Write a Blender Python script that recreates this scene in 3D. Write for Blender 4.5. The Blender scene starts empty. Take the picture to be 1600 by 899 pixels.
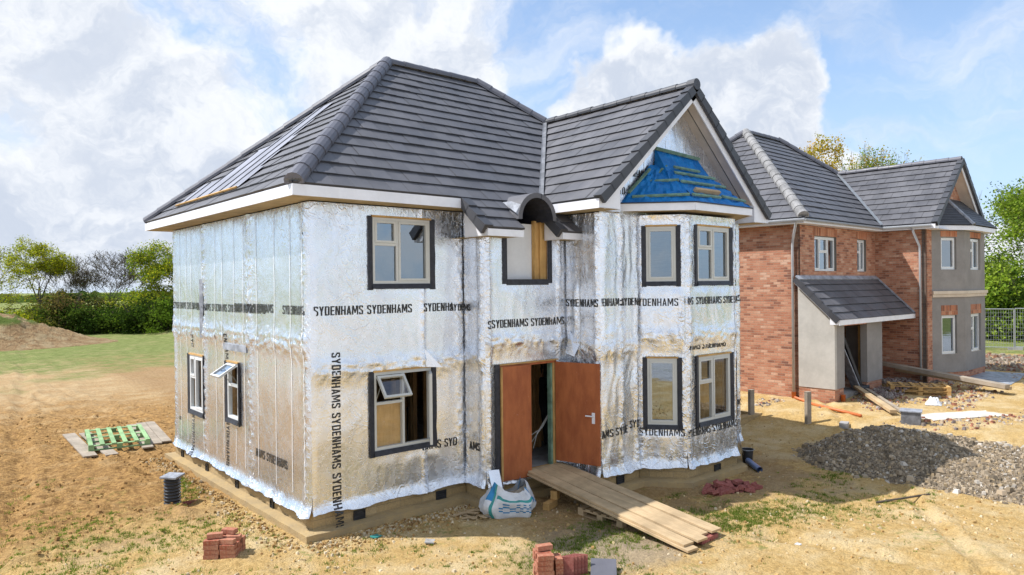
import bpy, bmesh, math, random
from mathutils import Vector, Matrix, noise
R = math.radians
rnd = random.Random(7)
C = bpy.context.scene.collection
SC = bpy.context.scene

# ---------------------------------------------------------------- camera
CAM = Vector((-4.862, -10.379, 3.837)); YAW, PIT, ROL, FPX = 0.7135, -0.0016, -0.0105, 1116.2
def cam_axes():
    f = Vector((math.sin(YAW)*math.cos(PIT), math.cos(YAW)*math.cos(PIT), math.sin(PIT)))
    r = Vector((math.cos(YAW), -math.sin(YAW), 0)); u = r.cross(f)
    return r*math.cos(ROL)+u*math.sin(ROL), -r*math.sin(ROL)+u*math.cos(ROL), f
cr, cu, cf = cam_axes()
cd = bpy.data.cameras.new('camera'); cam = bpy.data.objects.new('camera', cd); C.objects.link(cam)
cam.matrix_world = Matrix(((cr.x, cu.x, -cf.x, CAM.x), (cr.y, cu.y, -cf.y, CAM.y), (cr.z, cu.z, -cf.z, CAM.z), (0, 0, 0, 1)))
cd.sensor_width = 36; cd.lens = FPX/1600*36; cd.clip_end = 3000; cd.clip_start = .1
SC.camera = cam
def heading(px, depth, py=456):     # a point on the ground at a bearing and depth from the viewpoint
    d = cf + cr*(px-800)/FPX - cu*(py-449.5)/FPX
    return CAM.x+d.x*depth, CAM.y+d.y*depth

# ---------------------------------------------------------------- light
SUN_TO = Vector((-.75*.592, .66*.592, .806)).normalized()
SKY_STR = .1
sd = bpy.data.lights.new('sun', 'SUN'); sun = bpy.data.objects.new('sun', sd); C.objects.link(sun)
sd.energy = 4.1; sd.angle = R(.55); sd.color = (1, .97, .94)
sun.rotation_euler = SUN_TO.to_track_quat('Z', 'Y').to_euler()
SC.view_settings.view_transform = 'Standard'; SC.view_settings.look = 'None'
SC.view_settings.exposure = .5; SC.view_settings.gamma = 1
SC.render.engine = 'CYCLES'
SC.cycles.max_bounces = 7; SC.cycles.diffuse_bounces = 3; SC.cycles.glossy_bounces = 3
SC.cycles.transparent_max_bounces = 10; SC.cycles.sample_clamp_indirect = 4; SC.cycles.sample_clamp_direct = 12
SC.cycles.caustics_reflective = False; SC.cycles.caustics_refractive = False

class N:
    """small node-tree writer"""
    def __init__(s, tree): s.t = tree; s.n = tree.nodes; s.l = tree.links
    def put(s, sock, v):
        if v is None: return
        if hasattr(v, 'is_output'): s.l.new(v, sock)
        elif isinstance(v, (tuple, list)) and len(v) == 3 and sock.type == 'RGBA': sock.default_value = (*v, 1)
        else: sock.default_value = v
    def add(s, ty, out=0, props=None, **kw):
        n = s.n.new(ty)
        for k, v in (props or {}).items(): setattr(n, k, v)
        for k, v in kw.items():
            k = k.replace('_', ' ')
            s.put(n.inputs[int(k[1:])] if k[0] == 'i' and k[1:].isdigit() else n.inputs[k], v)
        return n.outputs[out]
    def m(s, op, a, b=None, c=None, clamp=False):
        n = s.n.new('ShaderNodeMath'); n.operation = op; n.use_clamp = clamp
        for i, v in enumerate((a, b, c)): s.put(n.inputs[i], v)
        return n.outputs[0]
    def vm(s, op, a, b=None, out=0):
        n = s.n.new('ShaderNodeVectorMath'); n.operation = op
        s.put(n.inputs[0], a); s.put(n.inputs[1], b)
        return n.outputs[out]
    def scale(s, v, f):
        n = s.n.new('ShaderNodeVectorMath'); n.operation = 'SCALE'; s.put(n.inputs[0], v); s.put(n.inputs[3], f); return n.outputs[0]
    def mix(s, f, a, b, blend='MIX'):
        n = s.n.new('ShaderNodeMix'); n.data_type = 'RGBA'; n.blend_type = blend
        s.put(n.inputs[0], f); s.put(n.inputs[6], a); s.put(n.inputs[7], b); return n.outputs[2]
    def ramp(s, f, a, b, c=0., d=1., smooth=True):
        n = s.n.new('ShaderNodeMapRange'); n.interpolation_type = 'SMOOTHSTEP' if smooth else 'LINEAR'
        for i, v in enumerate((f, a, b, c, d)): s.put(n.inputs[i], v)
        return n.outputs[0]
    def noise(s, vec, scale, detail=4, rough=.55, dist=0, out=0):
        return s.add('ShaderNodeTexNoise', out, Vector=vec, Scale=scale, Detail=detail, Roughness=rough, Distortion=dist)
    def colramp(s, f, stops):
        n = s.n.new('ShaderNodeValToRGB'); s.put(n.inputs[0], f); e = n.color_ramp.elements
        while len(e) < len(stops): e.new(.5)
        for i, (p, c) in enumerate(stops): e[i].position = p; e[i].color = (*c, 1)
        return n.outputs[0]
    def xyz(s, v):
        n = s.n.new('ShaderNodeSeparateXYZ'); s.put(n.inputs[0], v); return n.outputs
    def comb(s, x, y, z=0):
        return s.add('ShaderNodeCombineXYZ', X=x, Y=y, Z=z)

# ---------------------------------------------------------------- sky with clouds
def pixdir(x, y): return (cf + cr*(x-800)/FPX - cu*(y-449.5)/FPX).normalized()
W = bpy.data.worlds.new('World'); SC.world = W; W.use_nodes = True
w = N(W.node_tree); w.n.clear()
sky = w.n.new('ShaderNodeTexSky'); sky.sky_type = 'NISHITA'; sky.sun_disc = False
sky.sun_elevation = math.asin(SUN_TO.z); sky.sun_rotation = math.atan2(SUN_TO.x, SUN_TO.y)
sky.air_density = 1.0; sky.dust_density = .6; sky.ozone_density = 1.2
dirv = w.vm('NORMALIZE', w.add('ShaderNodeTexCoord', 0))
dz = w.xyz(dirv)[2]
warp = w.scale(w.vm('SUBTRACT', w.noise(dirv, 5, 5, .6, out=1), (.5, .5, .5)), .22)
wd = w.vm('ADD', dirv, warp)
wds = w.vm('MULTIPLY', wd, (1, 1, 1.5))
# cloud masses and clear gaps: directions in the world, weight, size (radians)
BLOBS = [(150,120,.30,.30),(420,90,.24,.22),(720,100,.36,.16),(60,290,.30,.15),(300,330,.24,.13),(820,80,.2,.06),(160,340,.2,.14),
         (1100,120,.34,.12),(1180,190,.40,.13),(1010,90,.26,.07),(1265,50,.32,.06),(950,190,.3,.10),(1235,120,.28,.08),(1060,190,.26,.12),(1480,250,.36,.24),(1330,230,.26,.16),
         (1130,20,-.8,.09),(900,25,-.35,.09),(870,110,-.45,.06),(880,165,-.2,.06),(1430,110,-.9,.15),(1560,60,-.6,.12),(1350,100,-.45,.09),(1100,-10,-.5,.10),(350,245,-.36,.06),(140,230,-.38,.08),(30,260,-.2,.05),(390,70,-.30,.08),(250,15,-.2,.07),
         (250,90,-.18,.05),(30,190,-.14,.06),(480,150,-.16,.07),(230,255,-.25,.05),(60,120,-.1,.07)]
bias = 0.
for (bx, by, wt, sz) in BLOBS:
    d_ = pixdir(bx, by)
    dist = w.vm('DISTANCE', wd, tuple(d_), out=1)
    g = w.m('MULTIPLY', w.ramp(dist, sz*1.75, 0.), wt)
    bias = w.m('ADD', g, bias)
back = w.ramp(w.vm('DOT_PRODUCT', dirv, tuple(cf), out=1), .35, -.2, 0., .15)  # extra unseen cloud behind the camera, added so the foil reflects white
bias = w.m('ADD', bias, back)
nz = w.noise(wds, 4.2, 10, .62)
dens = w.m('ADD', nz, bias)
mask = w.ramp(dens, .45, .80)
wisp = w.m('MULTIPLY', w.ramp(w.noise(w.vm('MULTIPLY', wd, (1, 1, 3.5)), 3.2, 6, .6), .40, .78), .68)
mask = w.m('MAXIMUM', mask, wisp)
mask = w.m('MULTIPLY', mask, w.ramp(dz, -.02, .02))
# shade: how much cloud lies between here and the sun
wd2 = w.vm('ADD', wds, tuple(SUN_TO*.06))
nz2 = w.noise(wd2, 4.2, 7, .62)
lit = w.ramp(w.m('SUBTRACT', nz, nz2), -.13, .13)
thick = w.ramp(dens, .6, 1.15)
sh = w.m('SUBTRACT', w.m('ADD', w.m('MULTIPLY', lit, .55), .60), w.m('MULTIPLY', thick, .34))
ccol = w.mix(w.ramp(sh, .3, 1.0), (4.6, 5.1, 6.0), (7.0, 7.2, 7.5))
haze = w.ramp(dz, .0, .42, .75, .2)
base = w.mix(1., sky.outputs[0], (.98, 1.22, 1.42), 'MULTIPLY')
base = w.mix(.12, base, (4.5, 5.6, 7.5))
base = w.mix(haze, base, (4.7, 6.0, 7.9))
fin = w.mix(mask, base, ccol)
bg = w.add('ShaderNodeBackground', Color=fin, Strength=SKY_STR)
w.l.new(bg, w.n.new('ShaderNodeOutputWorld').inputs[0])

# ---------------------------------------------------------------- materials
def newmat(name):
    m = bpy.data.materials.new(name); m.use_nodes = True
    t = N(m.node_tree); t.n.clear()
    o = t.n.new('ShaderNodeOutputMaterial')
    return m, t, o
def pbr(name, fn, metallic=0., spec=.4, bump=None):
    """fn(t, uv, pos) -> colour, roughness, height(m) or None"""
    m, t, o = newmat(name)
    tc = t.n.new('ShaderNodeTexCoord'); uv = tc.outputs[2]; pos = tc.outputs[3]
    col, ro, h = fn(t, uv, pos)
    b = t.n.new('ShaderNodeBsdfPrincipled')
    t.put(b.inputs['Base Color'], col); t.put(b.inputs['Roughness'], ro)
    b.inputs['Metallic'].default_value = metallic; b.inputs['Specular IOR Level'].default_value = spec
    if h is not None:
        bn = t.n.new('ShaderNodeBump'); bn.inputs['Strength'].default_value = 1; bn.inputs['Distance'].default_value = 1
        t.put(bn.inputs['Height'], h); t.l.new(bn.outputs[0], b.inputs['Normal'])
    t.l.new(b.outputs[0], o.inputs[0])
    return m
def simple(name, col, ro=.6, var=.15, scale=6, h=.001, spec=.4, metallic=0.):
    def f(t, uv, pos):
        n = t.noise(pos, scale, 5, .6); n2 = t.noise(pos, scale*9, 3, .6)
        k = t.m('ADD', t.ramp(n, .3, .7, 1-var, 1+var), t.ramp(n2, .2, .8, -var*.4, var*.4))
        c = t.mix(1., col, t.comb(k, k, k), 'MULTIPLY')
        return c, ro, t.m('MULTIPLY', n2, h)
    return pbr(name, f, metallic, spec)
def cells(t, uv, bw, bh, shift=.5):
    x, y, _ = t.xyz(uv)
    v = t.m('DIVIDE', y, bh); row = t.m('FLOOR', v)
    u = t.m('ADD', t.m('DIVIDE', x, bw), t.m('MULTIPLY', t.m('MODULO', t.m('ABSOLUTE', row), 2.), shift)); colm = t.m('FLOOR', u)
    fu = t.m('SUBTRACT', u, colm); fv = t.m('SUBTRACT', v, row)
    eu = t.m('MULTIPLY', t.m('MINIMUM', fu, t.m('SUBTRACT', 1., fu)), bw)
    ev = t.m('MULTIPLY', t.m('MINIMUM', fv, t.m('SUBTRACT', 1., fv)), bh)
    wn = t.n.new('ShaderNodeTexWhiteNoise'); t.put(wn.inputs[0], t.comb(colm, row))
    return eu, ev, wn.outputs[0], wn.outputs[1], row, fu, fv
def brick_mat(name, stops, mortar, bw=.225, bh=.075, jt=.0055):
    def f(t, uv, pos):
        eu, ev, r, rc, row, fu, fv = cells(t, uv, bw, bh)
        patch = t.noise(pos, 1.4, 4, .6)
        c = t.colramp(t.m('ADD', t.m('MULTIPLY', r, .8), t.ramp(patch, .3, .7, -.08, .26)), stops)
        n = t.noise(pos, 45, 4, .7); k = t.ramp(n, .25, .75, .75, 1.2)
        c = t.mix(1., c, t.comb(k, k, k), 'MULTIPLY')
        jm = t.m('MINIMUM', eu, ev); g = t.ramp(jm, jt*.6, jt*1.3)
        c = t.mix(g, mortar, c)
        return c, .85, t.m('ADD', t.m('MULTIPLY', g, .006), t.m('MULTIPLY', n, .004))
    return pbr(name, f, 0, .2)
M = {}
M['brick'] = brick_mat('red_multi_brick', [(0, (.22, .10, .07)), (.14, (.31, .135, .085)), (.3, (.43, .185, .11)), (.55, (.48, .225, .14)), (.8, (.53, .28, .18)), (1, (.60, .38, .27))], (.42, .31, .23))
M['soldier'] = brick_mat('soldier_brick', [(0, (.2, .08, .05)), (.5, (.48, .18, .09)), (1, (.6, .32, .2))], (.42, .31, .23), .075, .4)
M['block'] = brick_mat('tan_foundation_block', [(0, (.33, .24, .12)), (.5, (.42, .30, .15)), (1, (.47, .35, .19))], (.36, .28, .17), .45, .12, .004)
def tile_f(base, var, joint):
    def f(t, uv, pos):
        x, y, _ = t.xyz(uv); row = t.m('FLOOR', t.m('ADD', y, .0005)); cu_ = t.m('FLOOR', x); fu = t.m('SUBTRACT', x, cu_)
        wn = t.n.new('ShaderNodeTexWhiteNoise'); t.put(wn.inputs[0], t.comb(cu_, row))
        e = t.m('MINIMUM', fu, t.m('SUBTRACT', 1., fu)); g = t.ramp(e, .004, .016)
        n = t.noise(pos, 1.1, 5, .65); n2 = t.noise(pos, 60, 3, .6)
        k = t.m('ADD', t.ramp(wn.outputs[0], 0, 1, 1-var, 1+var), t.ramp(n, .3, .7, -.16, .18))
        c = t.mix(1., base, t.comb(k, k, k), 'MULTIPLY')
        dust = t.ramp(t.noise(pos, 5.5, 7, .75), .66, .78, 0, .5)
        c = t.mix(dust, c, (.30, .29, .28))
        c = t.mix(t.ramp(n2, .62, .8, 0, .35), c, (.2, .2, .21))
        c = t.mix(g, (.04, .04, .045), c) if joint else c
        return c, t.ramp(n, .3, .7, .42, .62), t.m('ADD', t.m('MULTIPLY', n2, .0015), t.m('MULTIPLY', g, .004 if joint else 0.))
    return f
M['tile'] = pbr('slate_grey_roof_tile', tile_f((.108, .107, .116), .10, True), 0, .45)
M['tile_plain'] = pbr('slate_grey_ridge_tile', tile_f((.12, .12, .14), .03, False), 0, .45)
M['tile_dark'] = pbr('dark_verge_tile', tile_f((.05, .052, .06), .1, False), 0, .5)
M['leaddark'] = simple('weathered_lead', (.17, .175, .19), .5, .3, 5, .003)
M['capgrey'] = simple('light_grey_hip_tile', (.25, .245, .24), .7, .25, 4, .004)
M['lead'] = simple('grey_lead', (.30, .32, .36), .5, .35, 5, .003)
M['mortar'] = simple('pale_mortar', (.27, .26, .24), .9, .3, 8, .01)
M['white'] = simple('white_fascia_paint', (.79, .80, .84), .45, .05, 3, .0005)
M['soffit'] = simple('beige_soffit_board', (.62, .56, .50), .6, .08, 3, .0005)
M['frame'] = simple('pale_grey_window_frame', (.58, .585, .55), .4, .04, 3, .0003)
M['frame_white'] = simple('white_window_frame', (.76, .78, .78), .4, .04, 3, .0003)
M['flash'] = simple('black_membrane', (.028, .03, .04), .42, .3, 14, .006)
M['batten'] = simple('treated_green_batten', (.16, .27, .20), .7, .3, 7, .002)
M['pvc'] = simple('grey_pvc_pipe', (.42, .43, .44), .4, .08, 3, .0005)
M['render'] = simple('grey_render_coat', (.27, .255, .24), .9, .1, 1.4, .001, .2)
M['render_pale'] = simple('pale_render_coat', (.47, .45, .41), .9, .1, 1.4, .001, .2)
M['cream'] = simple('cream_cast_stone', (.62, .53, .42), .8, .08, 3, .001)
M['black'] = simple('black_plastic', (.03, .032, .036), .4, .3, 9, .001)
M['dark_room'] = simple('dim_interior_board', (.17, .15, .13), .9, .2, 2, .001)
M['concrete'] = simple('pale_concrete', (.36, .35, .34), .9, .2, 4, .002)
M['orange'] = simple('orange_drain_plastic', (.62, .17, .05), .45, .12, 6, .001)
M['cable'] = simple('white_cable', (.6, .6, .58), .5, .05, 6, .0003)
M['plaster'] = simple('white_plasterboard', (.72, .74, .76), .8, .05, 2, .0005)
M['dustsheet'] = simple('dusty_sheet', (.60, .55, .47), .8, .2, 3, .004)
M['print'] = simple('black_print', (.03, .03, .03), .4, .5, 11, .0003)
M['tape'] = simple('silver_tape', (.80, .83, .87), .4, .08, 9, .0006)
M['seam'] = simple('white_seam_tape', (.90, .91, .93), .55, .03, 9, .0003)
M['metalgrey'] = simple('galvanised_steel', (.40, .42, .43), .4, .15, 7, .0005, .5, .6)
M['bluepipe'] = simple('slate_blue_pipe', (.16, .22, .38), .35, .1, 7, .0005)
M['skin'] = simple('skin', (.50, .27, .18), .6, .05, 7, .0003)
M['cloth'] = simple('black_clothing', (.018, .018, .022), .9, .2, 7, .002)
M['trousers'] = simple('dark_work_trousers', (.022, .024, .03), .9, .2, 7, .002)
M['hair'] = simple('dark_hair', (.02, .014, .01), .7, .2, 30, .002)
def wood(name, col, dark, scale=1., fine=16):
    def f(t, uv, pos):
        p = t.vm('MULTIPLY', uv, (1.2*scale, fine*scale, 1))
        n = t.noise(p, 1.6, 6, .65, .6); n2 = t.noise(pos, 2.2, 4, .6)
        c = t.mix(t.ramp(n, .3, .8), col, dark)
        k = t.ramp(n2, .3, .7, .78, 1.18)
        return t.mix(1., c, t.comb(k, k, k), 'MULTIPLY'), .75, t.m('MULTIPLY', n, .0015)
    return pbr(name, f, 0, .25)
M['wood'] = wood('yellow_softwood', (.60, .38, .15), (.40, .22, .07))
M['board'] = wood('weathered_scaffold_board', (.53, .395, .235), (.41, .29, .165), 1., 34)
M['greyboard'] = wood('grey_weathered_board', (.38, .32, .25), (.30, .25, .19), 1., 34)
M['soffitwood'] = wood('tan_board_soffit', (.52, .42, .28), (.38, .33, .20), .4)
M['stud'] = wood('interior_stud', (.50, .30, .13), (.32, .18, .07))
M['ply'] = wood('plywood_panel', (.60, .36, .14), (.46, .25, .09), .5)
M['greenwood'] = wood('green_painted_pallet', (.30, .45, .22), (.20, .36, .16))
def door_f(t, uv, pos):
    n = t.noise(t.vm('MULTIPLY', pos, (3, 3, 1)), 2, 6, .65); n2 = t.noise(pos, 26, 4, .7)
    c = t.mix(t.ramp(n, .3, .75), (.43, .135, .045), (.29, .08, .028))
    return t.mix(t.ramp(n2, .62, .74, 0, .6), c, (.47, .22, .14)), .55, t.m('MULTIPLY', n2, .001)
M['door'] = pbr('terracotta_painted_plywood', door_f, 0, .35)
def tarp_f(t, uv, pos):
    n = t.noise(pos, 4, 6, .6); n2 = t.noise(pos, 18, 4, .6, 1.)
    return t.mix(t.ramp(n, .3, .7), (.003, .13, .40), (.004, .19, .52)), .5, t.m('ADD', t.m('MULTIPLY', n, .05), t.m('MULTIPLY', n2, .008))
M['tarp'] = pbr('blue_breather_membrane', tarp_f, 0, .35)
def under_f(t, uv, pos):
    n = t.noise(pos, 1.6, 5, .6)
    return t.mix(t.ramp(n, .3, .7), (.20, .21, .25), (.29, .30, .35)), .6, t.m('MULTIPLY', n, .03)
M['underlay'] = pbr('pale_roof_underlay', under_f, 0, .4)
def foil_f(t, uv, pos):
    sk = t.vm('MULTIPLY', uv, (1, .8, 1))
    x, y, _ = t.xyz(uv); dg = t.comb(t.m('ADD', x, t.m('MULTIPLY', y, .5)), t.m('SUBTRACT', t.m('MULTIPLY', y, .62), t.m('MULTIPLY', x, .3)))
    a = t.noise(sk, 2.2, 2, .5, .4)
    dim = t.noise(dg, 15, 1.5, .5, .3)
    cr1 = t.ramp(t.m('ABSOLUTE', t.m('SUBTRACT', t.noise(dg, 3.4, 2, .5, 1.6), .5)), 0., .05, 1., 0.)
    cr2 = t.ramp(t.m('ABSOLUTE', t.m('SUBTRACT', t.noise(t.vm('MULTIPLY', uv, (1.6, .7, 1)), 7.5, 2, .5, 1.8), .5)), 0., .045, 1., 0.)
    rib = t.noise(t.vm('MULTIPLY', uv, (2.2, 15, 1)), 1.8, 1.5, .5, .6)
    zone = t.ramp(t.noise(pos, .7, 2, .5), .42, .6, .25, 1.)
    at = t.n.new('ShaderNodeVertexColor'); at.layer_name = 'Crumple'; ck = t.xyz(at.outputs[0])[0]
    h = t.m('ADD', t.m('MULTIPLY', a, .012), t.m('MULTIPLY', dim, .0042))
    h = t.m('ADD', h, t.m('MULTIPLY', t.m('MULTIPLY', cr1, zone), .0045)); h = t.m('ADD', h, t.m('MULTIPLY', cr2, .0022)); h = t.m('ADD', h, t.m('MULTIPLY', rib, .0022)); h = t.m('MULTIPLY', h, ck)
    st = t.noise(pos, .9, 4, .6)
    c = t.mix(t.ramp(st, .35, .65), (.86, .88, .92), (.77, .79, .83))
    return c, t.ramp(t.noise(uv, 5, 3, .6), .3, .7, .21, .31), h
M['foil'] = pbr('aluminium_foil_membrane', foil_f, .90, .5)
def concrete_tan(t, uv, pos):
    n = t.noise(pos, 3, 6, .65); n2 = t.noise(pos, 26, 4, .65)
    c = t.mix(t.ramp(n, .3, .7), (.46, .33, .16), (.36, .27, .15)); c = t.mix(t.ramp(n2, .5, .75, 0, .6), c, (.30, .25, .18))
    return c, .9, t.m('ADD', t.m('MULTIPLY', n2, .012), t.m('MULTIPLY', n, .02))
M['footing'] = pbr('tan_concrete_footing', concrete_tan, 0, .2)
def redbrick_f(t, uv, pos):
    oi = t.n.new('ShaderNodeObjectInfo'); n = t.noise(pos, 18, 5, .7)
    n3 = t.noise(pos, 55, 4, .7); c = t.mix(oi.outputs['Random'], (.33, .095, .055), (.44, .19, .12)); c = t.mix(t.ramp(n, .42, .68, 0, .8), c, (.47, .27, .18)); c = t.mix(t.ramp(n3, .5, .7, 0, .6), c, (.20, .085, .055))
    return c, .9, t.m('MULTIPLY', n, .006)
M['redbrick'] = pbr('loose_red_brick', redbrick_f, 0, .2)
def purplebrick_f(t, uv, pos):
    n = t.noise(pos, 18, 5, .7)
    return t.mix(t.ramp(n, .35, .7), (.26, .075, .065), (.36, .15, .12)), .9, t.m('MULTIPLY', n, .006)
M['darkbrick'] = pbr('loose_dark_red_brick', purplebrick_f, 0, .2)
def vcol_mat(name, ro=.9, transl=0.):
    m, t, o = newmat(name)
    at = t.n.new('ShaderNodeVertexColor'); at.layer_name = 'Col'
    d = t.add('ShaderNodeBsdfDiffuse', Color=at.outputs[0])
    if transl:
        tr = t.add('ShaderNodeBsdfTranslucent', Color=t.mix(1., at.outputs[0], (1.1, 1.15, .6), 'MULTIPLY'))
        mx = t.n.new('ShaderNodeMixShader'); mx.inputs[0].default_value = transl
        t.l.new(d, mx.inputs[1]); t.l.new(tr, mx.inputs[2]); d = mx.outputs[0]
    t.l.new(d, o.inputs[0]); return m
M['vcol'] = vcol_mat('stone_chips'); M['leaf'] = vcol_mat('foliage', .7, .5)
M['bark'] = simple('brown_bark', (.105, .085, .065), .9, .35, 4, .02)
M['barkpale'] = simple('pale_twig_bark', (.24, .20, .165), .9, .3, 4, .02)
# glass: a thin pane, part mirror, part clear
m_, t_, o_ = newmat('window_glass')
fr = t_.add('ShaderNodeFresnel', IOR=1.5)
gb = t_.add('ShaderNodeBsdfGlossy', Color=(.80, .90, 1.), Roughness=.01)
tb = t_.add('ShaderNodeBsdfTransparent', Color=(.72, .78, .78))
mx = t_.n.new('ShaderNodeMixShader'); t_.put(mx.inputs[0], t_.m('ADD', t_.m('MULTIPLY', fr, 1.3), .27, clamp=True))
t_.l.new(tb, mx.inputs[1]); t_.l.new(gb, mx.inputs[2]); t_.l.new(mx.outputs[0], o_.inputs[0]); M['glass'] = m_
m_, t_, o_ = newmat('window_glass_clear')
gb = t_.add('ShaderNodeBsdfGlossy', Color=(.9, .9, .95), Roughness=.01)
tb = t_.add('ShaderNodeBsdfTransparent', Color=(.9, .92, .92))
mx = t_.n.new('ShaderNodeMixShader'); mx.inputs[0].default_value = .14
t_.l.new(tb, mx.inputs[1]); t_.l.new(gb, mx.inputs[2]); t_.l.new(mx.outputs[0], o_.inputs[0]); M['glass_clear'] = m_

# ground
def gh(x, y):
    def ss(a, b, v):
        v = max(0, min(1, (v-a)/(b-a))); return v*v*(3-2*v)
    return .43*ss(11.2, 14.6, x) - .0*x
def ground_f(t, uv, pos):
    x, y, z = t.xyz(pos)
    big = t.noise(pos, .22, 4, .6); mid = t.noise(pos, 1.1, 6, .65); fine = t.noise(pos, 9, 6, .7); vf = t.noise(pos, 42, 4, .7)
    tan_ = t.mix(t.ramp(fine, .35, .65), (.60, .415, .175), (.47, .305, .115))
    pale = t.mix(t.ramp(mid, .42, .66), tan_, (.65, .50, .275))
    brown = t.mix(t.ramp(fine, .38, .62), (.475, .28, .105), (.25, .14, .052))
    brown = t.mix(t.ramp(mid, .5, .72, 0, .8), brown, (.52, .35, .17))
    # brown disturbed soil: left of the house and behind it
    jy = t.m('ADD', y, t.ramp(mid, .25, .75, -2.6, 2.6, False))
    jx = t.m('ADD', x, t.ramp(mid, .25, .75, -1, 1, False))
    d1 = t.m('ADD', t.m('MULTIPLY', jx, -.25), jy)         # grows to the back left
    mb = t.m('MULTIPLY', t.ramp(d1, 1.6, 4.2), t.ramp(x, 3., 8., 1, .35))
    c = t.mix(mb, pale, brown)
    far1 = t.mix(t.ramp(mid, .35, .65), (.45, .31, .165), (.52, .39, .225))
    c = t.mix(t.ramp(jy, 13, 22, 0, .75), c, far1)
    front_band = t.m('MULTIPLY', t.ramp(x, 2.0, 3.3), t.ramp(x, 9., 11., 1., 0))
    earth = t.m('MULTIPLY', front_band, t.ramp(jy, -4.4, -2.8))
    c = t.mix(t.m('MULTIPLY', earth, .65), c, t.mix(t.ramp(fine, .35, .65), (.36, .23, .11), (.26, .15, .07)))  # darker brown ground along the front of the house
    # trodden grey mud at the ramp foot
    gp = t.vm('DISTANCE', t.vm('MULTIPLY', pos, (.55, .8, 0)), (.55*2.9, .8*-3.3, 0), out=1)
    gm = t.m('MULTIPLY', t.ramp(t.m('ADD', gp, t.ramp(mid, .3, .7, -.4, .4, False)), 1.0, .4), .6)
    c = t.mix(gm, c, (.32, .28, .23))
    # unseen pale ground south and west, added to whiten the foil's reflections
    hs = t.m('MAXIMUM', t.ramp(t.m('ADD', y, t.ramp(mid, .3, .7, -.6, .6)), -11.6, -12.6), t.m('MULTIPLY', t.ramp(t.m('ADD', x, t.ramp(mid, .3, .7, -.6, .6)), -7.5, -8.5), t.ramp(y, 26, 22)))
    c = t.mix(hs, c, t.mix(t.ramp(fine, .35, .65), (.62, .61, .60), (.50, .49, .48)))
    # far strip of grass and the meadow
    green = t.mix(t.ramp(t.noise(pos, 1.8, 6, .7), .36, .64), (.14, .175, .045), (.24, .265, .09)); green = t.mix(t.ramp(t.noise(pos, .5, 5, .7), .5, .68, 0, .6), green, (.33, .28, .13))
    gfar = t.m('MULTIPLY', t.ramp(t.m('ADD', y, t.ramp(t.noise(pos, .3, 5, .6), .3, .7, -6, 6, False)), 24, 33), t.ramp(mid, .62, .42, .55, 1.))
    gfar = t.m('MAXIMUM', gfar, t.ramp(y, 33, 38))
    c = t.mix(gfar, c, green)
    gr = t.ramp(t.m('ADD', x, t.ramp(mid, .3, .7, -1.5, 1.5)), 33., 35.5)
    c = t.mix(gr, c, green)
    # sparse weeds
    wz = t.m('MULTIPLY', t.ramp(t.noise(pos, .8, 3, .6), .52, .62), t.ramp(t.noise(pos, 7, 5, .7), .5, .62))
    wz = t.m('MULTIPLY', wz, t.ramp(y, 7, 2)); wz = t.m('MULTIPLY', wz, t.ramp(x, 8., 7.))
    c = t.mix(t.m('MULTIPLY', wz, .7), c, (.21, .24, .06))
    k = t.ramp(vf, .3, .7, .80, 1.18); c = t.mix(1., c, t.comb(k, k, k), 'MULTIPLY')
    vo = t.add('ShaderNodeTexVoronoi', 0, Vector=pos, Scale=22.); st = t.ramp(vo, .16, .09)
    st = t.m('MULTIPLY', st, t.ramp(t.noise(pos, 5, 3), .48, .6))
    c = t.mix(t.m('MULTIPLY', st, .6), c, (.62, .52, .38))
    h = t.m('ADD', t.m('MULTIPLY', fine, .075), t.m('MULTIPLY', vf, .024)); h = t.m('ADD', h, t.m('MULTIPLY', mid, .08)); h = t.m('ADD', h, t.m('MULTIPLY', st, .012))
    return c, .95, h
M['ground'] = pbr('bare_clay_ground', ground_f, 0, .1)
def heap_f(t, uv, pos):
    n = t.noise(pos, 1.2, 5, .65); f = t.noise(pos, 12, 6, .75)
    f2 = t.noise(pos, 3.5, 6, .75); c = t.mix(t.ramp(f2, .38, .62), (.50, .34, .18), (.33, .20, .10)); c = t.mix(t.ramp(n, .46, .62, 0, .8), c, (.56, .43, .25)); c = t.mix(t.ramp(f, .55, .7, 0, .5), c, (.16, .10, .06))
    z = t.xyz(pos)[2]; g = t.m('MULTIPLY', t.ramp(z, 1.35, 1.75), t.ramp(t.noise(pos, .8, 5), .42, .56))
    c = t.mix(g, c, (.16, .22, .05))
    return c, .95, t.m('ADD', t.m('MULTIPLY', f2, .5), t.m('MULTIPLY', n, .3))
M['soilheap'] = pbr('brown_soil_heap', heap_f, 0, .1)
def gravel_f(t, uv, pos):
    f = t.noise(pos, 22, 6, .75); vo = t.add('ShaderNodeTexVoronoi', 1, Vector=pos, Scale=26.)
    g = t.xyz(vo)[0]; k = t.ramp(g, 0, 1, .5, 1.5)
    c = t.mix(t.ramp(f, .35, .65), (.36, .29, .21), (.23, .185, .13)); c = t.mix(1., c, t.comb(k, k, k), 'MULTIPLY')
    return c, .95, t.m('MULTIPLY', f, .06)
M['gravel'] = pbr('grey_brown_gravel', gravel_f, 0, .1)

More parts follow.
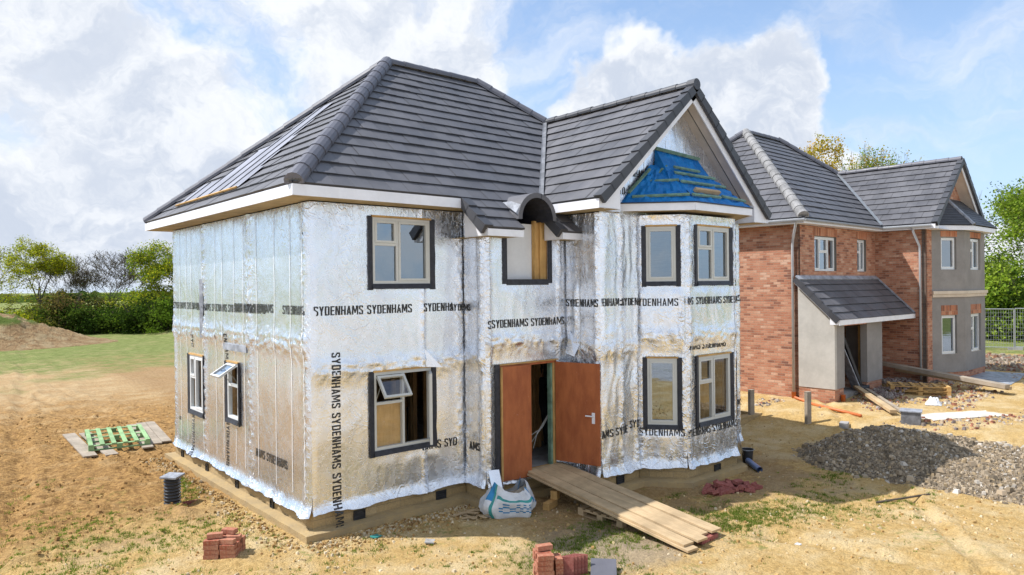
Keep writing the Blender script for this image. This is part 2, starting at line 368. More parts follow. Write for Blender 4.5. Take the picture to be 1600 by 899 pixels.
# ---------------------------------------------------------------- mesh helpers
def link(o, parent=None):
    C.objects.link(o)
    if parent: o.parent = parent
    return o
def empty(name, label=None, cat=None, loc=(0, 0, 0), rz=0., group=None):
    o = bpy.data.objects.new(name, None); o.empty_display_size = .3; o.location = loc; o.rotation_euler = (0, 0, rz)
    link(o); return tag(o, label, cat, group)
def tag(o, label=None, cat=None, group=None, kind=None):
    if label: o['label'] = label
    if cat: o['category'] = cat
    if group: o['group'] = group
    if kind: o['kind'] = kind
    return o
class MB:
    def __init__(s): s.v = []; s.f = []; s.uv = []; s.mi = []; s.col = []
    def face(s, pts, uvs=None, mi=0, col=None):
        i = len(s.v); s.v += [tuple(p) for p in pts]; s.f.append(tuple(range(i, i+len(pts)))); s.mi.append(mi)
        if uvs is None:
            p = [Vector(q) for q in pts]; n = Vector((0, 0, 0))
            for a in range(len(p)): n += p[a].cross(p[(a+1) % len(p)])
            n = n.normalized() if n.length > 1e-12 else Vector((0, 0, 1))
            if abs(n.z) > .98: ua, va = Vector((1, 0, 0)), Vector((0, 1, 0))
            else: ua = Vector((0, 0, 1)).cross(n).normalized(); va = n.cross(ua)
            uvs = [(q.dot(ua), q.dot(va)) for q in p]
        s.uv += list(uvs)
        s.col += [col or (1, 1, 1)]*len(pts)
    def hexa(s, a, b, mi=0, long_uv=False, col=None):      # a: 4 bottom, b: 4 top (same order, counter-clockwise from above)
        fs = [[a[3], a[2], a[1], a[0]], list(b)]+[[a[i], a[(i+1) % 4], b[(i+1) % 4], b[i]] for i in range(4)]
        for q in fs:
            uv = None
            if long_uv:
                p = [Vector(x) for x in q]; e1 = p[1]-p[0]; e2 = p[2]-p[1]
                if e1.length < e2.length: e1, e2 = e2, e1
                e1 = e1.normalized() if e1.length else Vector((1, 0, 0)); e2 = e2.normalized() if e2.length else Vector((0, 1, 0))
                o = s.seed_uv(); uv = [(x.dot(e1)+o, x.dot(e2)+o*.37) for x in p]
            s.face(q, uv, mi, col)
    def seed_uv(s): return (len(s.f)//6*1.37) % 7
    def box(s, x0, y0, z0, x1, y1, z1, mi=0, long_uv=False, col=None):
        s.hexa([(x0, y0, z0), (x1, y0, z0), (x1, y1, z0), (x0, y1, z0)], [(x0, y0, z1), (x1, y0, z1), (x1, y1, z1), (x0, y1, z1)], mi, long_uv, col)
    def bar(s, p, q, w, h, up=(0, 0, 1), mi=0, long_uv=True, anchor=0.):
        """box from p to q, w across, h along 'up'; anchor -1 = hangs below the line, 0 centred, 1 above"""
        p, q = Vector(p), Vector(q); d = (q-p).normalized(); up = Vector(up)
        sd_ = d.cross(up).normalized(); uu = sd_.cross(d).normalized()
        lo, hi = (-h/2+anchor*h/2), (h/2+anchor*h/2)
        c = lambda e, a, b: e+sd_*a+uu*b
        s.hexa([c(p, -w/2, lo), c(p, w/2, lo), c(q, w/2, lo), c(q, -w/2, lo)], [c(p, -w/2, hi), c(p, w/2, hi), c(q, w/2, hi), c(q, -w/2, hi)], mi, long_uv)
    def tube(s, pts, rad, n=8, mi=0, caps=True, col=None):
        pts = [Vector(p) for p in pts]
        if not hasattr(rad, '__len__'): rad = [rad]*len(pts)
        rings = []; prev = None
        for i, p in enumerate(pts):
            d = (pts[min(i+1, len(pts)-1)]-pts[max(i-1, 0)]).normalized()
            if prev is None or abs(prev.dot(d)) > .97: ref = Vector((0, 0, 1)) if abs(d.z) < .9 else Vector((1, 0, 0))
            else: ref = prev
            a = d.cross(ref).normalized(); b = d.cross(a).normalized(); prev = ref if prev is None else prev
            i0 = len(s.v)
            for k in range(n):
                th = 2*math.pi*k/n; s.v.append(tuple(p+(a*math.cos(th)+b*math.sin(th))*rad[i]))
            rings.append(i0)
        L = 0
        for i in range(len(pts)-1):
            L2 = L+(pts[i+1]-pts[i]).length
            for k in range(n):
                k2 = (k+1) % n
                s.f.append((rings[i]+k, rings[i]+k2, rings[i+1]+k2, rings[i+1]+k)); s.mi.append(mi)
                c = 2*math.pi*rad[i]/n
                s.uv += [(L, k*c), (L, (k+1)*c), (L2, (k+1)*c), (L2, k*c)]; s.col += [col or (1, 1, 1)]*4
            L = L2
        if caps:
            for r0 in (rings[0], rings[-1]):
                s.f.append(tuple(r0+k for k in range(n))); s.mi.append(mi)
                s.uv += [(math.cos(k), math.sin(k)) for k in range(n)]; s.col += [col or (1, 1, 1)]*n
    def disc(s, c, r, n=24, mi=0):
        s.face([(c[0]+r*math.cos(2*math.pi*k/n), c[1]+r*math.sin(2*math.pi*k/n), c[2]) for k in range(n)], mi=mi)
    def build(s, name, mats, parent=None, smooth=False, bevel=0., colors=False):
        me = bpy.data.meshes.new(name); me.from_pydata(s.v, [], s.f)
        ul = me.uv_layers.new(name='UVMap'); ul.data.foreach_set('uv', [c for p in s.uv for c in p])
        if colors:
            ca = me.color_attributes.new('Col', 'FLOAT_COLOR', 'CORNER')
            ca.data.foreach_set('color', [c for p in s.col for c in (*p, 1)])
        mats = mats if isinstance(mats, (list, tuple)) else [mats]
        for m in mats: me.materials.append(m)
        me.polygons.foreach_set('material_index', s.mi)
        if smooth: me.polygons.foreach_set('use_smooth', [True]*len(s.f))
        me.update()
        o = bpy.data.objects.new(name, me); link(o, parent)
        if bevel:
            bm = bmesh.new(); bm.from_mesh(me); bmesh.ops.remove_doubles(bm, verts=bm.verts, dist=1e-5)
            bmesh.ops.recalc_face_normals(bm, faces=bm.faces)
            bmesh.ops.bevel(bm, geom=list(bm.edges), offset=bevel, segments=2, affect='EDGES', profile=.7)
            bm.to_mesh(me); bm.free()
        return o
def copy_tree(o, parent=None):
    c = o.copy(); C.objects.link(c)
    if parent: c.parent = parent
    for ch in list(o.children): copy_tree(ch, c)
    return c
def nz3(x, y, z=0.): return noise.noise(Vector((x, y, z)))
def fbm(x, y, z=0., o=4):
    a, s_, f = 0., 1., 1.
    for _ in range(o): a += s_*noise.noise(Vector((x*f, y*f, z+f*3.1))); s_ *= .5; f *= 2.05
    return a
def ridged(x, y, z=0.): return 1-2.4*abs(noise.noise(Vector((x, y, z))))

# ---------------------------------------------------------------- ground
def axis(fine0, fine1, step, lo, hi, g=1.13):
    a = [fine0+i*step for i in range(int((fine1-fine0)/step)+1)]
    s_ = step; v = a[-1]
    while v < hi: s_ *= g; v += s_; a.append(v)
    s_ = step; v = fine0
    while v > lo: s_ *= g; v -= s_; a.insert(0, v)
    return a
xs = axis(-6, 16, .08, -900, 1300, 1.10); ys = axis(-9, 14, .08, -500, 1400, 1.08)
me = bpy.data.meshes.new('ground'); vv = []
def lump(x, y):
    d = math.hypot(x-3, y)
    a = 1. if d < 40 else 40/d
    b = fbm(x*.35, y*.35, 1., 3)*.035 + fbm(x*1.9, y*1.9, 4., 4)*.022
    rough = max(0, min(1, (y-2-.25*x)/4))*(1 if x < 0 else .3)
    b += rough*abs(fbm(x*2.4, y*2.4, 9., 4))*.075
    if -1. < x < 10.6 and -3 < y < 8.5: b = b*.5-.02
    for (ax_, ay_, sl_) in ((-2.2, 14., .12), (-3.9, 14., .12), (-1., 20., -.25), (10.8, -4., 1.4)):
        q_ = (x-ax_-sl_*(y-ay_)-.35*nz3(y*.25, ax_))
        if abs(q_) < 1.: b += -.055*math.exp(-(q_/.2)**2)+.03*math.exp(-((abs(q_)-.36)/.12)**2)+.012*math.sin(y*22)*math.exp(-(q_/.17)**2)
    if y > 2.2+.25*x and x < 1 and y < 24: b += max(0, nz3(x*3.1, y*3.1, 6.)-.18)*.16+max(0, nz3(x*6.5, y*6.5, 8.)-.2)*.09
    dd = math.hypot((x+1.05), (y-3.55)); b -= .10*math.exp(-(dd/.55)**2)
    b += .05*math.exp(-((dd-.85)/.3)**2)*(.6+nz3(x*3, y*3))
    dd = math.hypot((x+.5)/1.2, (y-9.9)/1.2); b -= .16*math.exp(-dd**2*1.6)
    return b*a
for y in ys:
    for x in xs: vv.append((x, y, gh(x, y)+lump(x, y)))
nx = len(xs)
ff = [(j*nx+i, j*nx+i+1, (j+1)*nx+i+1, (j+1)*nx+i) for j in range(len(ys)-1) for i in range(nx-1)]
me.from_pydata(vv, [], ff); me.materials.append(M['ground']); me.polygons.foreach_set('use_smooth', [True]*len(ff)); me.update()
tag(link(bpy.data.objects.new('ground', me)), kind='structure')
def gz(x, y): return gh(x, y)+lump(x, y)

def heap(name, mat, cx, cy, hfun, rx, ry, step, kind_kw):
    mb_v = []; n1 = int(2*rx/step); n2 = int(2*ry/step); f = []
    for j in range(n2+1):
        for i in range(n1+1):
            x = cx-rx+i*step; y = cy-ry+j*step
            mb_v.append((x, y, gz(x, y)-.06+hfun(x, y)))
    for j in range(n2):
        for i in range(n1): f.append((j*(n1+1)+i, j*(n1+1)+i+1, (j+1)*(n1+1)+i+1, (j+1)*(n1+1)+i))
    me = bpy.data.meshes.new(name); me.from_pydata(mb_v, [], f); me.materials.append(mat)
    me.polygons.foreach_set('use_smooth', [True]*len(f)); me.update()
    return tag(link(bpy.data.objects.new(name, me)), **kind_kw)
def mound_l(x, y):
    a = math.exp(-(((x+.6)/5.4)**2+((y-51.5)/3.6)**2)**1.3)*2.25
    b = math.exp(-((x-4.4)/2.2)**2-((y-53.5)/2.3)**2)*.95
    return max(a, b)*(1+.12*fbm(x*.5, y*.5, 2))+max(a, b, .0)*.22*abs(fbm(x*1.6, y*1.6, 5)) - (.25 if max(a, b) < .06 else 0)
heap('soil_mound', M['soilheap'], -1, 52, mound_l, 15, 9, .22, dict(kind='structure'))

# ---------------------------------------------------------------- wall helpers
class Wall:
    """a vertical wall face: runs from p0 along direction, outward normal n to the RIGHT of travel"""
    def __init__(s, p0, p1, seed=0, amp=1., strips=(), seams=(), zb=.34, flare=.07, vert=1.):
        s.p0 = Vector((p0[0], p0[1], 0)); s.p1 = Vector((p1[0], p1[1], 0)); s.L = (s.p1-s.p0).length
        s.t = (s.p1-s.p0)/s.L; s.n = Vector((s.t.y, -s.t.x, 0)); s.seed = seed; s.amp = amp
        s.crk = .24 if amp < .6 else (.38 if amp < 1 else .56); s.strips = strips; s.seams = seams; s.zb = zb; s.flare = flare; s.vert = vert; s.holes = []
    def P(s, u, z, d=0.): return s.p0+s.t*u+Vector((0, 0, z))+s.n*d
    def disp(s, u, z):
        sd = s.seed*7.3
        w1 = nz3(u*1.1+sd, z*1.3, sd)
        h = w1*.016
        h += max(0, ridged(u*2.6*s.vert+w1*1.2, z*1.5/s.vert+u*.7, sd+3))*.017*(.4+.6*s.crk)
        h += max(0, ridged(u*6.5*s.vert+w1*2, z*3.3/s.vert-u*1.2, sd+8))*.010*s.crk
        h += ridged(u*14, z*9, sd+5)*.0022*s.crk
        h += max(0, ridged(u*3.1+.3*nz3(z*.8, u), z*.28, sd+11))**2*.022*s.crk
        h *= s.amp
        for a_, b_, c_, e_ in s.holes:
            dd = max(a_-u, u-b_, c_-z, z-e_)
            if dd < .2: h *= max(.12, min(1, (dd-.08)/.12)); near = True
        for us, wd_ in s.strips:
            g = math.exp(-((u-us-.02*nz3(z*3, us))/wd_)**2)
            if g > .02: h += g*(.012+.035*abs(nz3(u*17, z*7, sd))+.02*abs(nz3(u*9, z*15, sd)))
        for zs, wd_ in s.seams:
            zz = zs+.03*nz3(u*2.3, sd)
            if z > zz: h += .012
            g = math.exp(-((z-zz+wd_*.5)/wd_)**2)
            if g > .02: h += g*(.02+.04*abs(nz3(u*5+z*4, z*9, sd+1))+.02*nz3(u*12, z*14, sd))
        q = (z-s.zb)/.17
        if q < 1: h += s.flare*(1-max(q, -.3))**2*(.45+.7*abs(nz3(u*2.1, sd, 2.)))+.007*nz3(u*9, z*9, 1.)*(1-q)
        return h+.006
    def bottom(s, u): return s.zb-.03+.05*nz3(u*1.7, s.seed*3.1, 9.)+.015*nz3(u*8, s.seed, 4.)
def foil(wall, z1, parent, name='foil_wall', step=.034, top=None, bottom=None, clip=None):
    def cuts(a, b, extra):
        n = max(1, int(round((b-a)/step))); c = [a+(b-a)*i/n for i in range(n+1)]
        for e in extra:
            if a < e < b:
                k = min(range(len(c)), key=lambda i: abs(c[i]-e))
                if 0 < k < n: c[k] = e
        return c
    z0 = wall.zb if bottom is None else bottom
    us = cuts(0, wall.L, [h[0] for h in wall.holes]+[h[1] for h in wall.holes])
    zs = cuts(z0, z1, [h[2] for h in wall.holes]+[h[3] for h in wall.holes])
    v = []; uv0 = []; ck = []; wall.ztop = z1
    for j, z in enumerate(zs):
        for u in us:
            zz = z
            if bottom is None and z < wall.zb+.3: zz = z+(wall.bottom(u)-wall.zb)*(1-(z-wall.zb)/.3)
            d = wall.disp(u, zz)
            e = min(u, wall.L-u)
            if zz > wall.zb+.25: d *= min(1, e/.07)
            elif e < .001: d *= .6
            v.append(wall.P(u, zz, d)); uv0.append((u+wall.seed*3.7, zz))
            k_ = wall.crk+.5*max(0, nz3(u*.8, z*.7, wall.seed+4.))
            for us_, wd_ in wall.strips: k_ += .8*math.exp(-((u-us_)/(wd_*1.4))**2)
            for zs_, wd_ in wall.seams: k_ += .6*math.exp(-((z-zs_+wd_*.5)/(wd_*1.3))**2)
            k_ += .5*math.exp(-((wall.ztop-z)/.12)**2)+.4*math.exp(-((z-wall.zb)/.25)**2); ck.append(min(1.5, k_))
    nn = len(us); f = []
    for j in range(len(zs)-1):
        for i in range(nn-1):
            uc = (us[i]+us[i+1])/2; zc = (zs[j]+zs[j+1])/2
            if any(h[0] < uc < h[1] and h[2] < zc < h[3] for h in wall.holes): continue
            if clip and not clip(uc, zc): continue
            f.append((j*nn+i, j*nn+i+1, (j+1)*nn+i+1, (j+1)*nn+i))
    me = bpy.data.meshes.new(name); me.from_pydata([tuple(p) for p in v], [], f)
    ul = me.uv_layers.new(name='UVMap'); ul.data.foreach_set('uv', [c for q in f for k in q for c in uv0[k]])
    ca = me.color_attributes.new('Crumple', 'FLOAT_COLOR', 'POINT'); ca.data.foreach_set('color', [q for k in ck for q in (k, k, k, 1.)])
    me.materials.append(M['foil']); me.polygons.foreach_set('use_smooth', [True]*len(f)); me.update()
    return link(bpy.data.objects.new(name, me), parent)
def core(mb, wall, z0, z1, th=.12, d0=-.012, mi=0, holes=None, inner=None):
    """the solid wall behind: outer face at d0, inner face at d0-th, with reveals round the openings"""
    hs = wall.holes if holes is None else holes
    us = sorted({0., wall.L}|{max(0, min(wall.L, e)) for h in hs for e in h[:2]}); zs = sorted({z0, z1}|{max(z0, min(z1, e)) for h in hs for e in h[2:]})
    def solid(i, j):
        if i < 0 or j < 0 or i >= len(us)-1 or j >= len(zs)-1: return False
        uc = (us[i]+us[i+1])/2; zc = (zs[j]+zs[j+1])/2
        return not any(h[0] < uc < h[1] and h[2] < zc < h[3] for h in hs)
    P = wall.P; a, b = d0, d0-th
    for i in range(len(us)-1):
        for j in range(len(zs)-1):
            if not solid(i, j): continue
            u0, u1, w0, w1 = us[i], us[i+1], zs[j], zs[j+1]
            mb.face([P(u0, w0, a), P(u1, w0, a), P(u1, w1, a), P(u0, w1, a)], mi=mi)
            mi_ = mi; mi = inner if inner is not None else mi
            mb.face([P(u1, w0, b), P(u0, w0, b), P(u0, w1, b), P(u1, w1, b)], mi=mi)
            if not solid(i-1, j): mb.face([P(u0, w0, b), P(u0, w0, a), P(u0, w1, a), P(u0, w1, b)], mi=mi)
            if not solid(i+1, j): mb.face([P(u1, w0, a), P(u1, w0, b), P(u1, w1, b), P(u1, w1, a)], mi=mi)
            if not solid(i, j-1): mb.face([P(u0, w0, b), P(u1, w0, b), P(u1, w0, a), P(u0, w0, a)], mi=mi)
            if not solid(i, j+1): mb.face([P(u0, w1, a), P(u1, w1, a), P(u1, w1, b), P(u0, w1, b)], mi=mi)
            mi = mi_
def wbar(mb, wall, u0, u1, z0, z1, d0, d1, mi=0, long_uv=False):
    P = wall.P
    mb.hexa([P(u0, z0, d1), P(u1, z0, d1), P(u1, z0, d0), P(u0, z0, d0)], [P(u0, z1, d1), P(u1, z1, d1), P(u1, z1, d0), P(u0, z1, d0)], mi, long_uv)

# printed words: condensed bold block capitals drawn stroke by stroke
A_, B_ = .17, .13          # thickness of uprights and of bars
def _v(x, y0=0., y1=1., w_=None): return [(x, y0), (x+(w_ or A_), y0), (x+(w_ or A_), y1), (x, y1)]
def _h(x0, x1, y): return [(x0, y), (x1, y), (x1, y+B_), (x0, y+B_)]
GL = {'S': (.52, [_h(.06, .46, 0), _h(.06, .46, 1-B_), _v(0, .58, .94), _v(.52-A_, .06, .44), _v(0, .06, .26), _v(.52-A_, .76, .94), [(.02, .60), (.40, .36), (.50, .44), (.14, .68)]]),
      'Y': (.56, [_v(.28-A_/2, 0, .46), [(0, 1), (A_, 1), (.28+A_/2, .42), (.28-A_/2, .42)], [(.56-A_, 1), (.56, 1), (.28+A_/2, .42), (.28-A_/2, .42)]]),
      'D': (.54, [_v(0), _h(A_, .45, 0), _h(A_, .45, 1-B_), _v(.54-A_, .07, .93)]),
      'E': (.46, [_v(0), _h(A_, .46, 0), _h(A_, .43, .44), _h(A_, .46, 1-B_)]),
      'N': (.56, [_v(0), _v(.56-A_), [(A_*.6, 1), (A_*1.3, 1), (.56-A_*.6, 0), (.56-A_*1.3, 0)]]),
      'H': (.56, [_v(0), _v(.56-A_), _h(A_, .56-A_, .44)]),
      'A': (.56, [[(0, 0), (A_, 0), (.33, 1), (.20, 1)], [(.56-A_, 0), (.56, 0), (.36, 1), (.23, 1)], _h(.12, .44, .2)]),
      'M': (.74, [_v(0, w_=.15), _v(.59, w_=.15), [(.08, 1), (.22, 1), (.43, .18), (.31, .18)], [(.66, 1), (.52, 1), (.31, .18), (.43, .18)]]), ' ': (.30, [])}
_tc = {}
def word(body):
    if body in _tc: return _tc[body]
    vs, fs, x = [], [], 0.
    for ch in body:
        w_, quads = GL[ch]
        for q in quads:
            h = max(p[1] for p in q)-min(p[1] for p in q); n = max(1, int(h/.2+.5)); 
            a, b, c, d = [Vector(p) for p in q]
            if h < .14: n = 2; a, b, c, d = b, c, d, a
            for k in range(n):
                p0, p1 = a.lerp(d, k/n), b.lerp(c, k/n); p2, p3 = b.lerp(c, (k+1)/n), a.lerp(d, (k+1)/n)
                i0 = len(vs); vs += [(p.x+x, p.y) for p in (p0, p1, p2, p3)]; fs.append((i0, i0+1, i0+2, i0+3))
        x += w_+.11
    _tc[body] = (vs, fs); return _tc[body]
_ref = word('SYDENHAMS'); SX = .86/max(p[0] for p in _ref[0]); SZ = .145
def text(wall, body, u0, z0, ang=0., sc=1., parent=None, gap=True, zlim=None, mat='print'):
    if ' ' in body:
        x = 0.
        for wd_ in body.split(' '):
            text(wall, wd_, u0+x*math.cos(ang), z0+x*math.sin(ang), ang, sc, parent, gap, zlim, mat)
            x += (sum(GL[c_][0]+.11 for c_ in wd_)+GL[' '][0]+.11)*SX*sc
        return
    vs, fs = word(body); mb = MB(); ca, sa = math.cos(ang), math.sin(ang)
    def pt(k):
        a, b = vs[k][0]*SX*sc, vs[k][1]*SZ*sc
        return u0+a*ca-b*sa, z0+a*sa+b*ca
    for f_ in fs:
        q = [pt(k) for k in f_]; uc = sum(p[0] for p in q)/4; zc = sum(p[1] for p in q)/4
        if uc < .01 or uc > wall.L-.01 or any(h[0]-.06 < uc < h[1]+.06 and h[2]-.06 < zc < h[3]+.02 for h in wall.holes): continue
        if zlim and not zlim[0] < zc < zlim[1]: continue
        if gap and nz3(uc*9, zc*11, 3.) > .56: continue        # creases swallow bits of the print
        mb.face([wall.P(p[0], p[1], wall.disp(p[0], p[1])+.0065) for p in q])
    if mb.f: return mb.build('printed_word', M[mat], parent)
def tape_lines(wall, us_, z0, z1, parent, w_=.011):
    mb = MB(); n = int((z1-z0)/.06)
    for u in us_:
        if any(h[0]-.1 < u < h[1]+.1 for h in wall.holes):
            segs = []; zz = z0
            for h in sorted(h for h in wall.holes if h[0]-.1 < u < h[1]+.1): segs.append((zz, h[2]-.12)); zz = h[3]+.12
            segs.append((zz, z1))
        else: segs = [(z0, z1)]
        for a, b in segs:
            if b-a < .1: continue
            n = max(1, int((b-a)/.05)); pr = None
            for k in range(n+1):
                z = a+(b-a)*k/n; uu = u+.008*nz3(z*2, u*5)
                d = wall.disp(uu, z)+.008
                c_ = (wall.P(uu-w_/2, z, d), wall.P(uu+w_/2, z, d))
                if pr: mb.face([pr[0], pr[1], c_[1], c_[0]])
                pr = c_
    if mb.f: mb.build('seam_tape', M['seam'], parent)

# ---------------------------------------------------------------- windows
def rect_frame(mb, wall, u0, u1, z0, z1, w_, d0, d1, mi=0):
    wbar(mb, wall, u0, u0+w_, z0, z1, d0, d1, mi); wbar(mb, wall, u1-w_, u1, z0, z1, d0, d1, mi)
    wbar(mb, wall, u0+w_, u1-w_, z0, z0+w_, d0, d1, mi); wbar(mb, wall, u0+w_, u1-w_, z1-w_, z1, d0, d1, mi)
def window(parent, wall, u0, u1, z0, z1, style='two', d=.0, fmat='frame', flash=True, head=True, glass='glass', sill=False, lw=.42, label=None, open_sash=(), board=False):
    """style two: left light split high, tall right light; one: single light"""
    D0, D1 = d-.055, d+.02
    mb = MB(); fw = .05
    rect_frame(mb, wall, u0, u1, z0, z1, fw, D0, D1)
    if style == 'two':
        um = u0+(u1-u0)*lw; zm = z0+(z1-z0)*.6
        wbar(mb, wall, um-.022, um+.022, z0+fw, z1-fw, D0, D1-.004)
        wbar(mb, wall, u0+fw, um-.022, zm-.025, zm+.02, D0, D1-.005)
        lights = [('top', u0+fw, um-.022, zm+.02, z1-fw), ('low', u0+fw, um-.022, z0+fw, zm-.025), ('right', um+.022, u1-fw, z0+fw, z1-fw)]
    elif style == 'split':
        zm = z0+(z1-z0)*.6
        wbar(mb, wall, u0+fw, u1-fw, zm-.025, zm+.02, D0, D1-.005)
        lights = [('top', u0+fw, u1-fw, zm+.02, z1-fw), ('low', u0+fw, u1-fw, z0+fw, zm-.025)]
    elif style == 'three':
        a = u0+(u1-u0)*.30; b = u0+(u1-u0)*.66; zm = z0+(z1-z0)*.55
        for um in (a, b): wbar(mb, wall, um-.02, um+.02, z0+fw, z1-fw, D0, D1-.004)
        wbar(mb, wall, a+.02, b-.02, zm-.022, zm+.022, D0, D1-.005)
        lights = [('right', u0+fw, a-.02, z0+fw, z1-fw), ('top', a+.02, b-.02, zm+.022, z1-fw), ('low', a+.02, b-.02, z0+fw, zm-.022), ('right2', b+.02, u1-fw, z0+fw, z1-fw)]
    else: lights = [('right', u0+fw, u1-fw, z0+fw, z1-fw)]
    win = mb.build('window', M[fmat], parent)
    if label: win['label'] = label
    for (k, a, b, c_, e) in lights:
        if k in open_sash:
            continue
        casement = k in ('top', 'right', 'right2')
        if casement:
            s_ = MB(); rect_frame(s_, wall, a+.002, b-.002, c_+.002, e-.002, .038, D1-.045, D1+.008); s_.build('sash', M[fmat], win)
            a += .038; b -= .038; c_ += .038; e -= .038
        g = MB(); g.face([wall.P(a, c_, d-.018), wall.P(b, c_, d-.018), wall.P(b, e, d-.018), wall.P(a, e, d-.018)])
        g.build('pane', M[glass], win)
        if board and k == 'low':
            q = MB(); wbar(q, wall, a-.02, b+.02, c_-.03, e+.0, d-.10, d-.085, 0, True); q.build('plywood_panel', M['ply'], win)
    if flash:
        fb = MB(); rr = random.Random(int(u0*100+z0*10))
        def strip(pts):   # pts: (u,z,d) corners outer/inner
            fb.face([wall.P(*p) for p in pts])
        e = .085
        for sgn, ua, ub in ((-1, u0-e, u0+.004), (1, u1-.004, u1+e)):
            n = 8; pr = None
            for k in range(n+1):
                z = z0-.10+(z1+.02-z0+.10)*k/n
                if sgn < 0: a_, b_ = ua+.008*nz3(z*6, u0), ub; da, db = .045+.008*nz3(z*5, 1), .030
                else: a_, b_ = ua, ub+.012*nz3(z*6, u1); da, db = .030, .055+.02*nz3(z*4, 2)
                c2 = (wall.P(a_, z, d+da), wall.P(b_, z, d+db), wall.P(a_+.0, z, d+da-.03), wall.P(b_, z, d+db-.035))
                if pr:
                    fb.face([pr[0], pr[1], c2[1], c2[0]]); fb.face([pr[1], pr[3], c2[3], c2[1]]); fb.face([pr[2], pr[0], c2[0], c2[2]])
                pr = c2
        n = 8; pr = None
        for k in range(n+1):
            u = u0-.01+(u1-u0+.02)*k/n
            zb_ = z0-.085+.012*nz3(u*5, z0); c2 = (wall.P(u, zb_, d+.06+.01*nz3(u*7, 3)), wall.P(u, z0+.002, d+.035), wall.P(u, zb_, d+.01))
            if pr: fb.face([pr[0], c2[0], c2[1], pr[1]]); fb.face([pr[2], c2[2], c2[0], pr[0]])
            pr = c2
        fb.build('flashing', M['flash'], win)
    if head:
        hb = MB(); wbar(hb, wall, u0-.01, u1+.02, z1+.003, z1+.034, d-.04, d+.04, 0, True); hb.build('timber_head', M['wood'], win)
    if sill:
        sb = MB(); wbar(sb, wall, u0-.05, u1+.08, z0-.055, z0-.004, d-.05, d+.075); sb.build('sill', M['cream'], win)
    return win, lights
def hung_sash(win, wall, a, b, c_, e, ang, fmat, axis='top', glass='glass'):
    """an opened light: hinged along its top edge (or right side)"""
    s_ = MB(); w_ = .04; th = .045
    def Q(u, v, t_):   # u along, v down from hinge, t_ thickness
        if axis == 'top': return wall.P(u, e-v*math.cos(ang)-t_*math.sin(ang)*-1, .02+v*math.sin(ang)+t_*math.cos(ang))
        return wall.P(b-v*math.cos(ang)+t_*math.sin(ang), u, .02+v*math.sin(ang)+t_*math.cos(ang))
    if axis == 'top': U0, U1, H = a, b, e-c_
    else: U0, U1, H = c_, e, b-a
    def bx(u0, u1, v0, v1, mb_, t0=0, t1=th):
        mb_.hexa([Q(u0, v0, t0), Q(u1, v0, t0), Q(u1, v1, t0), Q(u0, v1, t0)], [Q(u0, v0, t1), Q(u1, v0, t1), Q(u1, v1, t1), Q(u0, v1, t1)])
    bx(U0, U0+w_, 0, H, s_); bx(U1-w_, U1, 0, H, s_); bx(U0+w_, U1-w_, 0, w_, s_); bx(U0+w_, U1-w_, H-w_, H, s_)
    s_.build('open_sash', M[fmat], win)
    g = MB(); t0 = th*.5
    g.face([Q(U0+w_, w_, t0), Q(U1-w_, w_, t0), Q(U1-w_, H-w_, t0), Q(U0+w_, H-w_, t0)]); g.build('open_pane', M[glass], win)
    if axis == 'top':
        k = MB()
        for u in (U0+.01, U1-.01): k.tube([Q(u, H*.45, 0), wall.P(u, c_+.03, -.01)], .006, 5)
        k.build('stay', M['metalgrey'], win)

